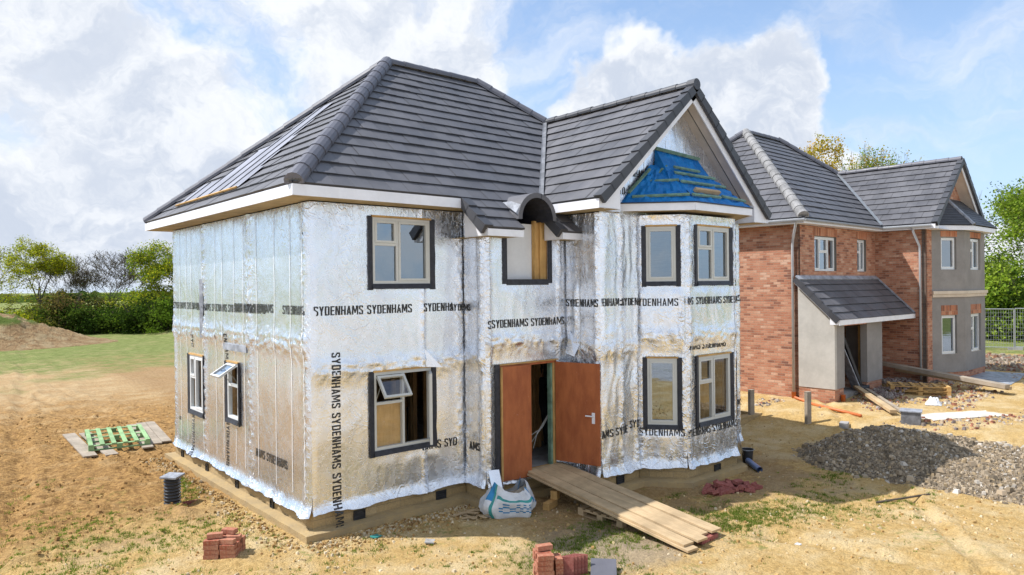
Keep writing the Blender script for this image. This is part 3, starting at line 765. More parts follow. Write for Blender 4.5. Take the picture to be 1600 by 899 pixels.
# ---------------------------------------------------------------- roofs
def clip_poly(poly, v, keep_above):
    out = []
    for i in range(len(poly)):
        a, b = poly[i], poly[(i+1) % len(poly)]
        ia = (a[1] >= v) == keep_above or abs(a[1]-v) < 1e-9; ib = (b[1] >= v) == keep_above or abs(b[1]-v) < 1e-9
        if ia: out.append(a)
        if ia != ib and abs(a[1]-b[1]) > 1e-9:
            s_ = (v-a[1])/(b[1]-a[1]); out.append((a[0]+s_*(b[0]-a[0]), v))
    return out
def slope(name, pts, parent, gauge=.33, th=.034, tw=.33, mat='tile', rows_off=0, bump=.006):
    p = [Vector(q) for q in pts]; n = Vector((0, 0, 0))
    for i in range(len(p)): n += p[i].cross(p[(i+1) % len(p)])
    n.normalize()
    if n.z < 0: n = -n; p.reverse()
    ua = Vector((0, 0, 1)).cross(n).normalized(); va = n.cross(ua)
    o = p[0]; q = [((a-o).dot(ua), (a-o).dot(va)) for a in p]
    v0 = min(a[1] for a in q); v1 = max(a[1] for a in q); rows = max(1, round((v1-v0)/gauge)); g = (v1-v0)/rows
    mb = MB(); jr = random.Random(int(abs(o.x*31+o.y*17))+rows)
    for r in range(rows):
        a, b = v0+g*r, v0+g*(r+1)
        pl = clip_poly(clip_poly(q, a, True), b, False)
        if len(pl) < 3: continue
        def W3(c, base=False):
            h = 0 if base else th*(1-.85*(c[1]-a)/g)+.004
            return o+ua*c[0]+va*c[1]+n*h
        # one tile after another, each a hair out of line
        umin, umax = min(c[0] for c in pl), max(c[0] for c in pl); off = (r % 2)*.5; k0 = math.floor(umin/tw+off); k1 = math.ceil(umax/tw+off)
        sw = [(c[1], c[0]) for c in pl]; wav = .004*nz3(r*1.7, o.x)
        for k in range(int(k0), int(k1)):
            ua_, ub_ = (k-off)*tw, (k+1-off)*tw
            q2 = clip_poly(clip_poly(sw, ua_, True), ub_, False)
            if len(q2) < 3: continue
            tl = [(c[1], c[0]) for c in q2]; jt = jr.uniform(-.0045, .0045)*min(1, th/.03)+wav; jv = jr.uniform(-.004, .004)*min(1, th/.03)
            up_ = n*jt+va*jv
            mb.face([W3(c)+up_ for c in tl], [(c[0]/tw+off+rows_off, r+rows_off*7+.02+.96*(c[1]-a)/g) for c in tl])
            lo = sorted([c for c in tl if abs(c[1]-a) < 1e-6])
            if len(lo) >= 2:
                c0, c1 = lo[0], lo[-1]
                mb.face([W3(c0, True), W3(c1, True), W3(c1)+up_, W3(c0)+up_], [(k, r+.5)]*4, mi=1)
        # side edges
        for i in range(len(pl)):
            c0, c1 = pl[i], pl[(i+1) % len(pl)]
            if abs(c0[1]-c1[1]) > 1e-4 and (r == 0 or True):
                mb.face([W3(c0, True), W3(c1, True), W3(c1), W3(c0)], [(0, r+.5)]*4, mi=1)
    # underside
    mb.face([o+ua*c[0]+va*c[1]-n*.03 for c in reversed(q)], mi=1)
    return mb.build(name, [M[mat], M['tile_dark']], parent)
def caps(name, p0, p1, parent, r=.125, ln=.40, mat='tile_plain', flat=1.):
    p0, p1 = Vector(p0), Vector(p1); d = (p1-p0); L = d.length; d.normalize(); sd_ = d.cross(Vector((0, 0, 1))).normalized(); up = sd_.cross(d)
    n = max(1, round(L/ln)); mb = MB(); K = 9; rr = random.Random(3)
    for i in range(n):
        a, b = p0+d*L*i/n, p0+d*(L*(i+1)/n+.03)
        ra, rb = r*1.06, r*.96
        jit = rr.uniform(-.006, .006)
        ring = lambda c, q: [c+sd_*q*math.cos(math.pi*(k/(K-1)*1.16-.08))*1.05+up*(q*flat*math.sin(math.pi*(k/(K-1)*1.16-.08))+jit-.02) for k in range(K)]
        A, B = ring(a, ra), ring(b, rb)
        for k in range(K-1): mb.face([A[k], A[k+1], B[k+1], B[k]], [(i*.37, k*.1), (i*.37, k*.1+.1), (i*.37+.3, k*.1+.1), (i*.37+.3, k*.1)])
        mb.face(A, mi=0)
    # mortar bed under the caps
    mb.bar(p0, p1, r*1.75, .05, mi=1, long_uv=False)
    return mb.build(name, [M[mat], M['mortar']], parent)
def verge(name, p0, p1, parent, w_=.07, n=None, mat='tile_dark', out=(0, -1, 0)):
    """stepped end caps along a rake: p0 bottom, p1 top"""
    p0, p1 = Vector(p0), Vector(p1); L = (p1-p0).length; n = n or max(1, round(L/.33)); mb = MB(); d = (p1-p0)/n
    up = Vector(out).cross(d).normalized(); up = up if up.z > 0 else -up
    for i in range(n):
        a = p0+d*i; b = p0+d*(i+1.04); o_ = Vector(out)*w_
        lo = -.12; h0, h1 = .062, .032
        mb.hexa([a+up*lo+o_, b+up*lo+o_, b+up*lo, a+up*lo], [a+up*h0+o_, b+up*h1+o_, b+up*h1, a+up*h0])
        mb.hexa([a+up*.035, b+up*.01, b+up*.01-o_*1.6, a+up*.035-o_*1.6], [a+up*h0, b+up*h1, b+up*h1-o_*1.6, a+up*h0-o_*1.6])
    return mb.build(name, M[mat], parent)
TA = .869    # tan of the roof pitch

# ================================================================ the foil-wrapped house
H1 = empty('house', 'unfinished detached house wrapped in silver foil, with dark tiled roof and front gable', 'house', (0, 0, 0))
O = .47; ZE = 5.37; ZS = 5.2; DEP = 7.08; LEN = 9.65; XR = LEN+O; YB = DEP+O
# windows first: they cut the walls
wF = Wall((0, 0), (2.97, 0), 1, .55, strips=[(2.06, .03), (2.86, .09)], seams=[(2.58, .14)])
wF.holes = [(1.05, 2.24, 3.88, 5.02), (1.05, 2.24, 1.13, 2.46)]
wES = Wall((2.97, 0), (2.97, -.6), 2, .8, strips=[(.05, .05), (.5, .06)], seams=[(2.62, .1)])
wEF = Wall((2.97, -.6), (4.97, -.6), 3, .7, strips=[(.06, .05), (1.8, .05)], seams=[(2.9, .12)])
wEF.holes = [(.48, 1.53, 3.95, 5.30), (.28, 1.70, .40, 2.43)]
wWL = Wall((4.97, -.6), (4.97, -1.5), 6, 1.15, strips=[(.3, .05), (.84, .05)], seams=[(2.75, .15)], vert=1.5)
wWF = Wall((4.97, -1.5), (6.05, -1.5), 7, 1.25, strips=[(.55, .05), (1.0, .06)], seams=[(2.7, .12)], vert=1.6)
wBL = Wall((6.05, -1.5), (6.62, -2.2), 8, 1.15, strips=[(.03, .06), (.87, .07)], seams=[(2.9, .12)], vert=1.3)
wBL.holes = [(.14, .75, 3.88, 4.98), (.14, .75, 1.12, 2.44)]
wBF = Wall((6.62, -2.2), (8.35, -2.2), 9, 1.1, strips=[(.07, .08), (1.67, .07)], seams=[(2.9, .14)], vert=1.3)
wBF.holes = [(.34, 1.50, 3.88, 5.0), (.34, 1.50, 1.12, 2.44)]
wBR = Wall((8.35, -2.2), (8.92, -1.5), 10, 1.1, strips=[(.87, .06)])
wBR.holes = [(.14, .75, 3.88, 4.98), (.14, .75, 1.12, 2.44)]
wWR = Wall((8.92, -1.5), (9.65, -1.5), 11, 1.3, strips=[(.65, .08)], vert=1.5)
wR = Wall((9.65, -1.5), (9.65, DEP), 12, .8)
wB = Wall((9.65, DEP), (0, DEP), 13, .8)
wL = Wall((0, DEP), (0, 0), 14, .42, strips=[(2.15, .10), (4.62, .17), (6.93, .11), (.12, .08)], seams=[(3.02, .17)], flare=.10)
wL.holes = [(DEP-5.95, DEP-5.02, 1.24, 2.46), (DEP-3.64, DEP-3.02, 1.36, 2.46)]
allw = [wF, wES, wEF, wWL, wWF, wBL, wBF, wBR, wWR, wR, wB, wL]
cb = MB()
for w_ in allw: core(cb, w_, .36, 5.19, mi=0, inner=1)
# internal studwork, floors and partitions
fr_ = cb.build('wall_frame', [M['tape'], M['stud']], H1)
nt = MB()
nt.box(.14, .14, .30, 9.5, 6.95, .44, 0); nt.box(5.12, -1.36, .30, 9.5, .13, .44, 0); nt.box(3.12, -.46, .30, 5.11, .13, .44, 0)
nt.box(6.8, -2.05, .30, 8.2, -1.365, .44, 0)
nt.build('ground_floor_slab', M['concrete'], H1)
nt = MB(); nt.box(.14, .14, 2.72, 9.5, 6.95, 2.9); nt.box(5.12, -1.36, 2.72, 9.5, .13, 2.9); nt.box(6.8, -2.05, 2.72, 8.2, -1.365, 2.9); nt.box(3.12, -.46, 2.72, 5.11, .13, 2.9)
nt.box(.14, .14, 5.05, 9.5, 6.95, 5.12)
nt.build('upper_floor', M['dark_room'], H1)
def stud(*b):
    st = MB(); st.box(*b, long_uv=True); st.build('stud', M['stud'], H1)
for k in range(14): stud(.3+k*.42, 2.9, .45, .345+k*.42, 2.995, 2.71)
for k in range(7): stud(3.02, .2+k*.4, .45, 3.11, .245+k*.4, 2.71)
for k, (px_, ds) in enumerate(((827, 14.6), (832, 14.9), (838, 15.0), (843, 15.6))):
    x_, y_ = heading(px_, ds); stud(x_, y_, .45, x_+.05+.05*(k > 1), y_+.09, 2.71)
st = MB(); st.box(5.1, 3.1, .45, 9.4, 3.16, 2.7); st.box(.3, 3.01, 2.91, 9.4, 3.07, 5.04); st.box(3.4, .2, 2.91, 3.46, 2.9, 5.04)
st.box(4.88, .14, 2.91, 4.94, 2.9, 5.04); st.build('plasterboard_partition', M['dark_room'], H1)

def words(wall, lst, par):
    for a in lst: text(wall, *a[:3], parent=par, **(a[3] if len(a) > 3 else {}))
z5 = 5.18
f = foil(wF, z5, H1)
words(wF, [('SYDENHAMS SYDENHAMS', .04, 3.41), ('SYDENHA', 2.07, 3.415), ('SYDENHAMS', 2.63, 3.41, dict(sc=.86)), ('SYDENHAMS SYDENHAMS SYDENHAMS', .335, 2.82, dict(ang=-math.pi/2, sc=1.02)),
           ('HAMS SYD', 2.02, 1.02, dict(ang=-.03))], f)
f = foil(wES, z5, H1); words(wES, [('MS', .05, 3.41, dict(sc=.8)), ('AMS', .14, .92, dict(gap=False))], f)
f = foil(wEF, z5, H1); words(wEF, [('S', .03, 3.09), ('SYDENHAMS SYDENHAMS', .13, 3.10)], f); tape_lines(wEF, [.1], 2.6, 5.1, f, .008)
f = foil(wWL, z5, H1); words(wWL, [('SYDENHAMS', .05, 3.44, dict(sc=.98))], f); tape_lines(wWL, [.42], .6, 5.1, f, .008)
f = foil(wWF, z5, H1); words(wWF, [('DENHAMS', -.08, 3.45), ('SYDENHAMS', .55, 3.45), ('HAMS SYDE', -.1, 1.0, dict(ang=.04)), ('SYDENHAMS', .78, 1.1)], f)
f = foil(wBL, z5, H1); words(wBL, [('SYDENHAMS', -.1, 3.43), ('SYDENHAMS', .0, .93), ], f)
f = foil(wBF, z5, H1); words(wBF, [('MS', .0, 3.45), ('SYDENHAMS SYDENHAMS', .30, 3.45), ('SYDENHAMS SYDENHAMS', -.1, .90), ('HAMS SYDENHAMS', .06, 2.57, dict(sc=.95, zlim=(2.5, 2.66)))], f)
tape_lines(wBF, [.1, 1.62], .5, 5.1, f, .01)
f = foil(wBR, z5, H1, step=.05); f = foil(wWR, z5, H1, step=.05); words(wWR, [('SYDENHAMS', -.1, 1.1), ('SYDENHAMS', -.2, 3.45)], f)
foil(wR, z5, H1, step=.12); foil(wB, z5, H1, step=.12)
f = foil(wL, z5, H1)
words(wL, [('SYDENHAMS SYDENHAMS', .1, 3.42), ('SYDENHAMS SYDENHAMS SYDENHAMS SYDENHAMS', 1.7, 3.405), ('SYDENHAMS SYDENHAMS', 3.9, 3.43), ('HAMS SYDENHAMS', 4.86, .87, dict(ang=.0)), ('SYDENHAMS', 6.1, 3.42),
           ('SYDENHAMS', DEP-5.82, 1.16, dict(ang=-math.pi/2, gap=False)), ('SYD', DEP-5.80, 2.88, dict(ang=-math.pi/2)), ('SYDENHAMS', DEP-3.72, 1.3, dict(ang=-math.pi/2, gap=False)), ('ENHAMS', DEP-3.74, 2.98, dict(ang=-math.pi/2)), ('S', .35, 1.0, dict(ang=-math.pi/2))], f)
tape_lines(wL, [DEP-y for y in (6.55, 6.1, 5.75, 4.99, 4.25, 3.84, 3.2, 2.72, 2.1, 1.32, .68, .18)], .55, 5.15, f, .014)
# the gable in foil
wG = Wall((4.97, -1.5), (9.65, -1.5), 21, .5, zb=4.0)
rake = lambda u, z: z < 5.66+min(u, wG.L-u)*TA
f = foil(wG, 7.75, H1, bottom=5.175, clip=rake, name='gable_foil')
words(wG, [('SYDENHAMS', .55, 5.93, dict(gap=False)), ('SYD', .45, 5.56)], f); tape_lines(wG, [1.3, 2.0, 2.6, 3.3], 5.9, 6.75, f, .01)
# strips of torn foil and grey lengths of membrane hanging on the left wall
mb = MB()
pr = None
for k in range(13):
    z = 4.05-1.2*k/12; c = DEP-5.02+.03*nz3(z*3, 1.); wd_ = .07+.05*(1-k/12)+.05*abs(nz3(z*4, 2.)); q = [wL.P(c-wd_, z, .05), wL.P(c, z, .085+.02*nz3(z*6, 0)), wL.P(c+wd_, z, .05)]
    if pr:
        for a in range(2): mb.face([pr[a], pr[a+1], q[a+1], q[a]])
    pr = q
mb.build('hanging_membrane', M['lead'], H1, smooth=True)
mb = MB(); wbar(mb, wL, DEP-3.75, DEP-2.55, 2.68, 2.80, .02, .05); mb.build('membrane_offcut', M['lead'], H1)
def flap(name, pts, mat='foil'):
    m = MB(); 
    for t3 in pts: m.face(t3)
    return m.build(name, M[mat], H1)
P = wF.P
flap('torn_foil_flap', [[P(2.07, 2.78, .03), P(2.10, 2.46, .05), P(2.36, 2.44, .16)], [P(2.07, 2.78, .03), P(2.36, 2.44, .16), P(2.3, 2.55, .04)]])
P = wWL.P
flap('torn_foil_flap', [[P(.15, 2.98, .04), P(.08, 2.55, .10), P(.35, 2.5, .14)], [P(.15, 2.98, .04), P(.35, 2.5, .14), P(.4, 2.7, .05)]])
P = wEF.P
FLM = 'foil'
flap('torn_foil_flap', [[P(.0, .62, .04), P(.02, .15, .18), P(.2, .22, .22), P(.24, .60, .05)], [P(.2, .22, .22), P(.24, .60, .05), P(.30, .30, .12)]])
P = wBR.P
flap('torn_foil_flap', [[P(.0, .75, .04), P(.05, .25, .16), P(.35, .2, .26), P(.4, .7, .06)]])

# plinth and footing
pl = MB()
for w_ in allw:
    core(pl, w_, -.15, .36, .22, -.004 if w_ in (wES,) else -.006, holes=[])
H_pl = pl.build('plinth', M['block'], H1)
def offset_path(pts, d):
    out = []
    for i, p in enumerate(pts):
        a = Vector(pts[i-1]); b = Vector(p); c = Vector(pts[(i+1) % len(pts)])
        n1 = Vector(((b-a).y, -(b-a).x)).normalized(); n2 = Vector(((c-b).y, -(c-b).x)).normalized()
        m_ = (n1+n2); m_ = m_/max(.25, m_.dot(n1)); out.append(b+m_*d)
    return out
outline = [(0, 0), (2.97, 0), (2.97, -.6), (4.72, -.6), (4.72, 0), (4.97, 0), (4.97, -1.5), (6.05, -1.5), (6.62, -2.2), (8.35, -2.2), (8.92, -1.5), (9.65, -1.5), (9.65, DEP), (0, DEP)]
ow = outline[:3]+[(2.97, -.6), (4.97, -.6), (4.97, -1.5)]+outline[7:]
ow = [(0, 0), (2.97, 0), (2.97, -.6), (4.97, -.6), (4.97, -1.5), (6.05, -1.5), (6.62, -2.2), (8.35, -2.2), (8.92, -1.5), (9.65, -1.5), (9.65, DEP), (0, DEP)]
out = offset_path(ow, .19); mb = MB()
for i in range(len(ow)):
    a, b = out[i], out[(i+1) % len(ow)]; c, d = Vector(ow[i]), Vector(ow[(i+1) % len(ow)]); n = max(1, int((b-a).length/.15))
    for k in range(n):
        s0, s1 = k/n, (k+1)/n
        def q(s_, o_, inn):
            p = a.lerp(b, s_) if not inn else c.lerp(d, s_); j = .014*nz3(p.x*5, p.y*5); return (p.x+(j if not inn else 0), p.y+j*(not inn), o_+(.012*nz3(p.x*3, p.y*3, 2) if o_ > 0 else 0))
        mb.face([q(s0, .085, 0), q(s1, .085, 0), q(s1, .10, 1), q(s0, .10, 1)]); mb.face([q(s0, -.3, 0), q(s1, -.3, 0), q(s1, .085, 0), q(s0, .085, 0)])
mb.build('footing', M['footing'], H1)
def airbrick(wall, u, z, sz=(.21, .075)):
    m = MB(); rect_frame(m, wall, u-sz[0]/2, u+sz[0]/2, z-sz[1], z+sz[1], .014, .0, .022)
    for k in range(3): wbar(m, wall, u-sz[0]/2+.014, u+sz[0]/2-.014, z-sz[1]+.03+k*.04, z-sz[1]+.044+k*.04, .002, .014)
    wbar(m, wall, u-sz[0]/2+.014, u+sz[0]/2-.014, z-sz[1]+.014, z+sz[1]-.014, -.002, .004)
    m.build('air_brick', M['black'], H1)
airbrick(wF, .8, .175); airbrick(wF, 2.41, .175); airbrick(wWF, .5, .17); airbrick(wBF, 1.0, .15)
for y in (6.55, 4.9, 3.2, 1.55): airbrick(wL, DEP-y, .17, (.14, .075))

# windows of the foil house
window(H1, wF, 1.08, 2.22, 3.90, 5.0, 'two')
wn_, li = window(H1, wF, 1.08, 2.22, 1.15, 2.44, 'two', open_sash=('top', 'right'), glass='glass_clear', board=True, lw=.5)
for (k, a, b, c_, e) in li:
    if k == 'top': hung_sash(wn_, wF, a, b+.02, c_, e-.03, R(38), 'frame', 'top', 'glass_clear')
    if k == 'right': hung_sash(wn_, wF, a, b-.01, c_, e, R(58), 'frame', 'side', 'glass_clear')
window(H1, wBL, .16, .73, 3.90, 4.96, 'one'); window(H1, wBL, .16, .73, 1.14, 2.42, 'one')
window(H1, wBF, .36, 1.48, 3.90, 4.98, 'two', lw=.46); window(H1, wBF, .36, 1.48, 1.14, 2.42, 'two', glass='glass_clear', lw=.44)
window(H1, wBR, .16, .73, 3.90, 4.96, 'one'); window(H1, wBR, .16, .73, 1.14, 2.42, 'one')
window(H1, wL, DEP-5.93, DEP-5.04, 1.26, 2.44, 'two', glass='glass_clear', fmat='frame_white')
wn_, li = window(H1, wL, DEP-3.62, DEP-3.04, 1.38, 2.44, 'split', open_sash=('top',), glass='glass_clear', fmat='frame_white')
for (k, a, b, c_, e) in li:
    if k == 'top': hung_sash(wn_, wL, a, b, c_-.02, e, R(58), 'frame_white', 'top', 'glass')
# what stands just inside the bay: wrapped insulation and board stacks
mb = MB()
for k in range(3): mb.tube([(6.9+k*.5, -1.6, .46), (6.9+k*.5, -1.6, 1.9)], [.22, .24], 14)
mb.build('insulation_roll', M['wood'], H1, smooth=True)

# unfinished stair window opening
mb = MB()
P = wEF.P
for (u0, u1, z0, z1, d) in ((.39, .50, 3.88, 5.02, .03), (1.52, 1.62, 3.88, 5.16, .03), (.50, 1.52, 3.86, 3.965, .035)):
    wbar(mb, wEF, u0, u1, z0+.01*(u0 > 1), z1, .008, d)
mb.build('opening_flashing', M['flash'], H1)
mb = MB(); wbar(mb, wEF, .50, 1.26, 3.955, 5.0, -.17, -.15); mb.build('plasterboard', M['plaster'], H1)
mb = MB(); wbar(mb, wEF, 1.262, 1.365, 3.955, 5.06, -.15, -.07, 0, True); wbar(mb, wEF, 1.37, 1.52, 3.955, 5.1, -.12, -.03, 0, True); mb.build('timber_stud', M['wood'], H1)

# temporary double doors
DZ0, DZ1 = .43, 2.41
mb = MB(); P = wEF.P
wbar(mb, wEF, .19, .285, .10, 2.45, .012, .05); mb.build('door_flashing', M['flash'], H1)
df = MB(); wbar(df, wEF, .288, .345, .42, 2.42, -.10, .02, 0, True); wbar(df, wEF, 1.62, 1.695, .42, 2.42, -.10, .02, 0, True)
wbar(df, wEF, .345, 1.62, .40, .445, -.1, .05, 0, True)
door = df.build('entrance_door', M['wood'], H1)
mb = MB(); wbar(mb, wEF, 1.575, 1.618, .45, 2.38, -.09, .005, 0, True); mb.build('green_treated_stud', M['batten'], door)
mb = MB(); wbar(mb, wEF, .29, 1.70, 2.385, 2.425, -.04, .035, 0, True); wbar(mb, wEF, .27, 1.75, 2.428, 2.452, -.04, .045, 1, True); mb.build('door_head', [M['door'], M['wood']], door)
def leaf(a, b, z0, z1, th=.045):
    a, b = Vector((*a, 0)), Vector((*b, 0)); t = (b-a).normalized(); n = Vector((t.y, -t.x, 0)); m = MB()
    q = lambda p, d, z: p+n*d+Vector((0, 0, z))
    m.hexa([q(a, th, z0), q(b, th, z0), q(b, 0, z0), q(a, 0, z0)], [q(a, th, z1), q(b, th, z1), q(b, 0, z1), q(a, 0, z1)])
    o = m.build('door_leaf', M['door'], door); return o, q, a, b, t, n
l1, q, a, b, t, n = leaf((3.30, -.63), (3.92, -.70), .37, 2.405)
m = MB(); m.hexa([q(a-t*.03, .05, .37), q(a-t*.002, .05, .37), q(a-t*.002, 0, .37), q(a-t*.03, 0, .37)], [q(a-t*.03, .05, 2.405), q(a-t*.002, .05, 2.405), q(a-t*.002, 0, 2.405), q(a-t*.03, 0, 2.405)], 0, True); m.build('door_edge_batten', M['wood'], door)
l2_, q, a, b, t, n = leaf((4.665, -.64), (4.90, -1.54), .53, 2.40)
m = MB(); hb = b-t*.12; m.hexa([q(hb-t*.03, .057, 1.30), q(hb+t*.03, .057, 1.30), q(hb+t*.03, .045, 1.30), q(hb-t*.03, .045, 1.30)], [q(hb-t*.03, .057, 1.5), q(hb+t*.03, .057, 1.5), q(hb+t*.03, .045, 1.5), q(hb-t*.03, .045, 1.5)])
m.tube([q(hb, .05, 1.44), q(hb, .10, 1.44), q(hb-t*.14, .10, 1.44)], .013, 8); m.build('door_handle', M['white'], door, smooth=False)

# ---- roof of the foil house
ZR = ZE+4.01*TA; RX0, RX1, RY = 3.54, 6.11, 3.54
rf = slope('roof', [(-O, -O, ZE), (XR, -O, ZE), (RX1, RY, ZR), (RX0, RY, ZR)], H1)
rl = slope('hip_slope', [(-O, YB, ZE), (-O, -O, ZE), (RX0, RY, ZR)], rf, rows_off=3)
slope('rear_slope', [(XR, YB, ZE), (-O, YB, ZE), (RX0, RY, ZR), (RX1, RY, ZR)], rf)
slope('hip_slope', [(XR, -O, ZE), (XR, YB, ZE), (RX1, RY, ZR)], rf)
WX0, WX1, WXC, WZ = 4.50, XR, 7.31, ZE+2.81*TA; VY = -1.95; WYB = -O+2.81
slope('gable_slope', [(WX0, VY, ZE), (WX0, -O, ZE), (WXC, WYB, WZ), (WXC, VY, WZ)], rf, rows_off=1)
slope('gable_slope', [(WX1, -O, ZE), (WX1, VY, ZE), (WXC, VY, WZ), (WXC, WYB, WZ)], rf, rows_off=2)
CZ = ZE-.63*TA
slope('lower_slope', [(2.63, -1.10, CZ), (3.47, -1.10, CZ), (3.47, -.452, ZE+.016), (2.63, -.452, ZE+.016)], rf, rows_off=4)
slope('lower_slope', [(4.40, -1.10, CZ), (4.97, -1.10, CZ), (4.97, -.452, ZE+.016), (4.40, -.452, ZE+.016)], rf, rows_off=5)
verge('verge_tiles', (2.63, -1.10, CZ), (2.63, -.45, ZE), rf, out=(-1, 0, 0)); verge('verge_tiles', (4.40, -1.10, CZ), (4.40, -.30, ZE+.15), rf, out=(-1, 0, 0))
caps('hip_tiles', (-O+.02, -O+.02, ZE+.05), (RX0, RY, ZR+.05), rf, .135)
caps('hip_tiles', (-O+.02, YB-.02, ZE+.05), (RX0, RY, ZR+.05), rf, .12)
caps('hip_tiles', (XR-.02, YB-.02, ZE+.05), (RX1, RY, ZR+.05), rf, .12); caps('hip_tiles', (XR-.02, -O+.02, ZE+.05), (RX1, RY, ZR+.05), rf, .12)
caps('ridge_tiles', (RX0, RY, ZR+.045), (RX1, RY, ZR+.045), rf, .11)
caps('ridge_tiles', (WXC, VY-.02, WZ+.045), (WXC, WYB, WZ+.045), rf, .10, mat='tile_dark')
mb = MB(); mb.tube([(WXC, VY-.085, WZ+.03), (WXC, VY+.1, WZ+.03)], .115, 14); mb.build('ridge_end_cap', M['tile_dark'], rf, smooth=False)
verge('verge_tiles', (WX0-.02, VY, ZE), (WXC, VY, WZ+.02), rf); verge('verge_tiles', (WX1+.02, VY, ZE), (WXC, VY, WZ+.02), rf)
mb = MB()      # valley lining
a0, b0 = Vector((WX0-.02, -O-.02, ZE+.035)), Vector((WXC, WYB, WZ+.06)); sdv = Vector((-.062, 0, .0)); sdw = Vector((0, -.03, .035))
mb.face([a0+sdv, a0+sdw, b0+sdw, b0+sdv]); mb.face([a0+sdv*1.7+Vector((0, 0, -.01)), a0+sdv, b0+sdv, b0+sdv*1.7+Vector((0, 0, -.01))])
mb.build('valley_lining', M['leaddark'], rf)
# bare patch in the hip slope: pale underlay with counter battens, tiles still missing
def hp(x, y, d=0): return Vector((x, y, ZE+(x+O)*TA))+Vector((-.656, 0, .755))*d
mb = MB(); pts = [(-.16, 6.05), (-.16, 2.45), (.35, 2.5), (.35, 2.75), (.8, 2.8), (.8, 3.05), (1.25, 3.05), (1.25, 3.35), (1.75, 3.35), (1.75, 3.6), (2.3, 3.62), (2.3, 4.35), (1.2, 4.35), (1.2, 5.0), (.4, 5.0), (.4, 6.05)]
mb.face([hp(x, y, .048) for x, y in pts]); 
mb.face([hp(-.17, 6.05, .05), hp(-.17, 2.45, .05), hp(-.17, 2.45, 0), hp(-.17, 6.05, 0)])
und = mb.build('roof_underlay', M['underlay'], rf)
for yy, x1 in ((2.95, 1.), (3.5, 2.1), (4.1, 2.3), (4.85, 1.15), (5.6, .4)):
    mb = MB(); mb.bar(hp(-.15, yy, .056), hp(x1, yy, .056), .022, .014, up=(-.656, 0, .755)); mb.build('counter_batten', M['tile_dark'], rf)
mb = MB(); mb.bar(hp(-.19, 6.05, .06), hp(-.19, 2.45, .06), .04, .03, up=(-.656, 0, .755)); mb.build('eaves_batten', M['wood'], rf)
# loose tiles stacked on the right pitch of the gable, seen over its verge
mb = MB()
for zz in (6.25, 7.0):
    x = WX1-(zz-ZE)/TA
    mb.hexa([(x, -1.7, zz+.02), (x+.1, -1.7, zz-.02), (x+.1, -.6, zz), (x, -.6, zz+.06)], [(x+.5, -1.7, zz+.18), (x+.55, -1.7, zz+.12), (x+.5, -.6, zz+.2), (x+.45, -.6, zz+.24)])
# fascia, soffit, bargeboards
fa = MB(); T = .022
def fascia(p, q, z0=ZS, z1=ZE-.005):
    fa = MB(); fa.bar((*p, (z0+z1)/2), (*q, (z0+z1)/2), T, z1-z0, long_uv=False); fa.build('fascia', M['white'], rf)
fascia((-O, YB), (-O, -O-.01)); fascia((-O-.012, -O), (2.65, -O)); fascia((WX0, -O), (WX0, VY+.02)); fascia((XR, VY), (XR, YB)); fascia((XR, YB), (-O, YB))
fascia((2.66, -1.09), (3.46, -1.09), CZ-.13, CZ-.01); fascia((4.42, -1.09), (4.96, -1.09), CZ-.13, CZ-.01)
for xx in (2.655, 4.425):
    mb = MB(); a = [(xx, -1.10, CZ-.13), (xx, -.45 if xx < 3 else -.6, CZ-.13), (xx, -.45 if xx < 3 else -.6, ZE-.02 if xx < 3 else ZE-.13), (xx, -1.10, CZ-.01)]
    mb.face(a); mb.face([(p[0]+.02, p[1], p[2]) for p in a]); mb.face([a[0], a[3], (a[3][0]+.02, *a[3][1:]), (a[0][0]+.02, *a[0][1:])]); mb.build('side_board', M['white'], rf)
so = MB()
def flat(pts, z): so.face([(x, y, z) for x, y in pts])
flat([(-O, -O), (2.97, -O), (2.97, 0), (0, 0)], ZS+.004); flat([(-O, -O), (0, 0), (0, DEP), (-O, YB)], ZS+.003)
flat([(WX0, VY), (4.97, VY), (4.97, -.0), (WX0, 0)], ZS+.003); flat([(9.65, VY), (XR, VY), (XR, YB), (9.65, YB)], ZS+.003); flat([(-O, DEP), (XR, DEP), (XR, YB), (-O, YB)], ZS+.005)
flat([(2.65, -1.09), (3.46, -1.09), (3.46, -.6), (2.65, -.6)], CZ-.12); flat([(4.42, -1.09), (4.96, -1.09), (4.96, -.6), (4.42, -.6)], CZ-.12); flat([(2.65, -.6), (2.96, -.6), (2.96, -.02), (2.65, -.02)], CZ-.12)
so.build('soffit', M['soffitwood'], rf)
bb = MB(); nl = Vector((-.656, 0, .755)); nr = Vector((.656, 0, .755))
for (x0, nn) in ((WX0, nl), (WX1, nr)):
    a, b = Vector((x0, VY+.03, ZE)), Vector((WXC, VY+.03, WZ))
    bb.bar(a-nn*.135, b-nn*.135, .025, .20, up=nn, long_uv=False)
for sgn, x0 in ((1, WX0), (-1, WX1)):
    xa, xb = x0, x0+sgn*.55
    bb.face([(xa, VY+.015, ZS), (xb, VY+.015, ZS), (xb, VY+.015, ZE+.55*TA-.25), (xa, VY+.015, ZE-.06)])
    bb.face([(xb, VY+.015, ZS), (xb, -1.5, ZS), (xb, -1.5, ZE+.55*TA-.25), (xb, VY+.015, ZE+.55*TA-.25)])
bb.build('bargeboard', M['white'], rf)
gs = MB()
for (x0, nn) in ((WX0, nl), (WX1, nr)):
    a, b = Vector((x0, 0, ZE))-nn*.2, Vector((WXC, 0, WZ))-nn*.2
    gs.face([(a.x, VY+.03, a.z), (a.x, -1.47, a.z), (b.x, -1.47, b.z), (b.x, VY+.03, b.z)])
gs.build('gable_soffit', M['soffit'], rf)
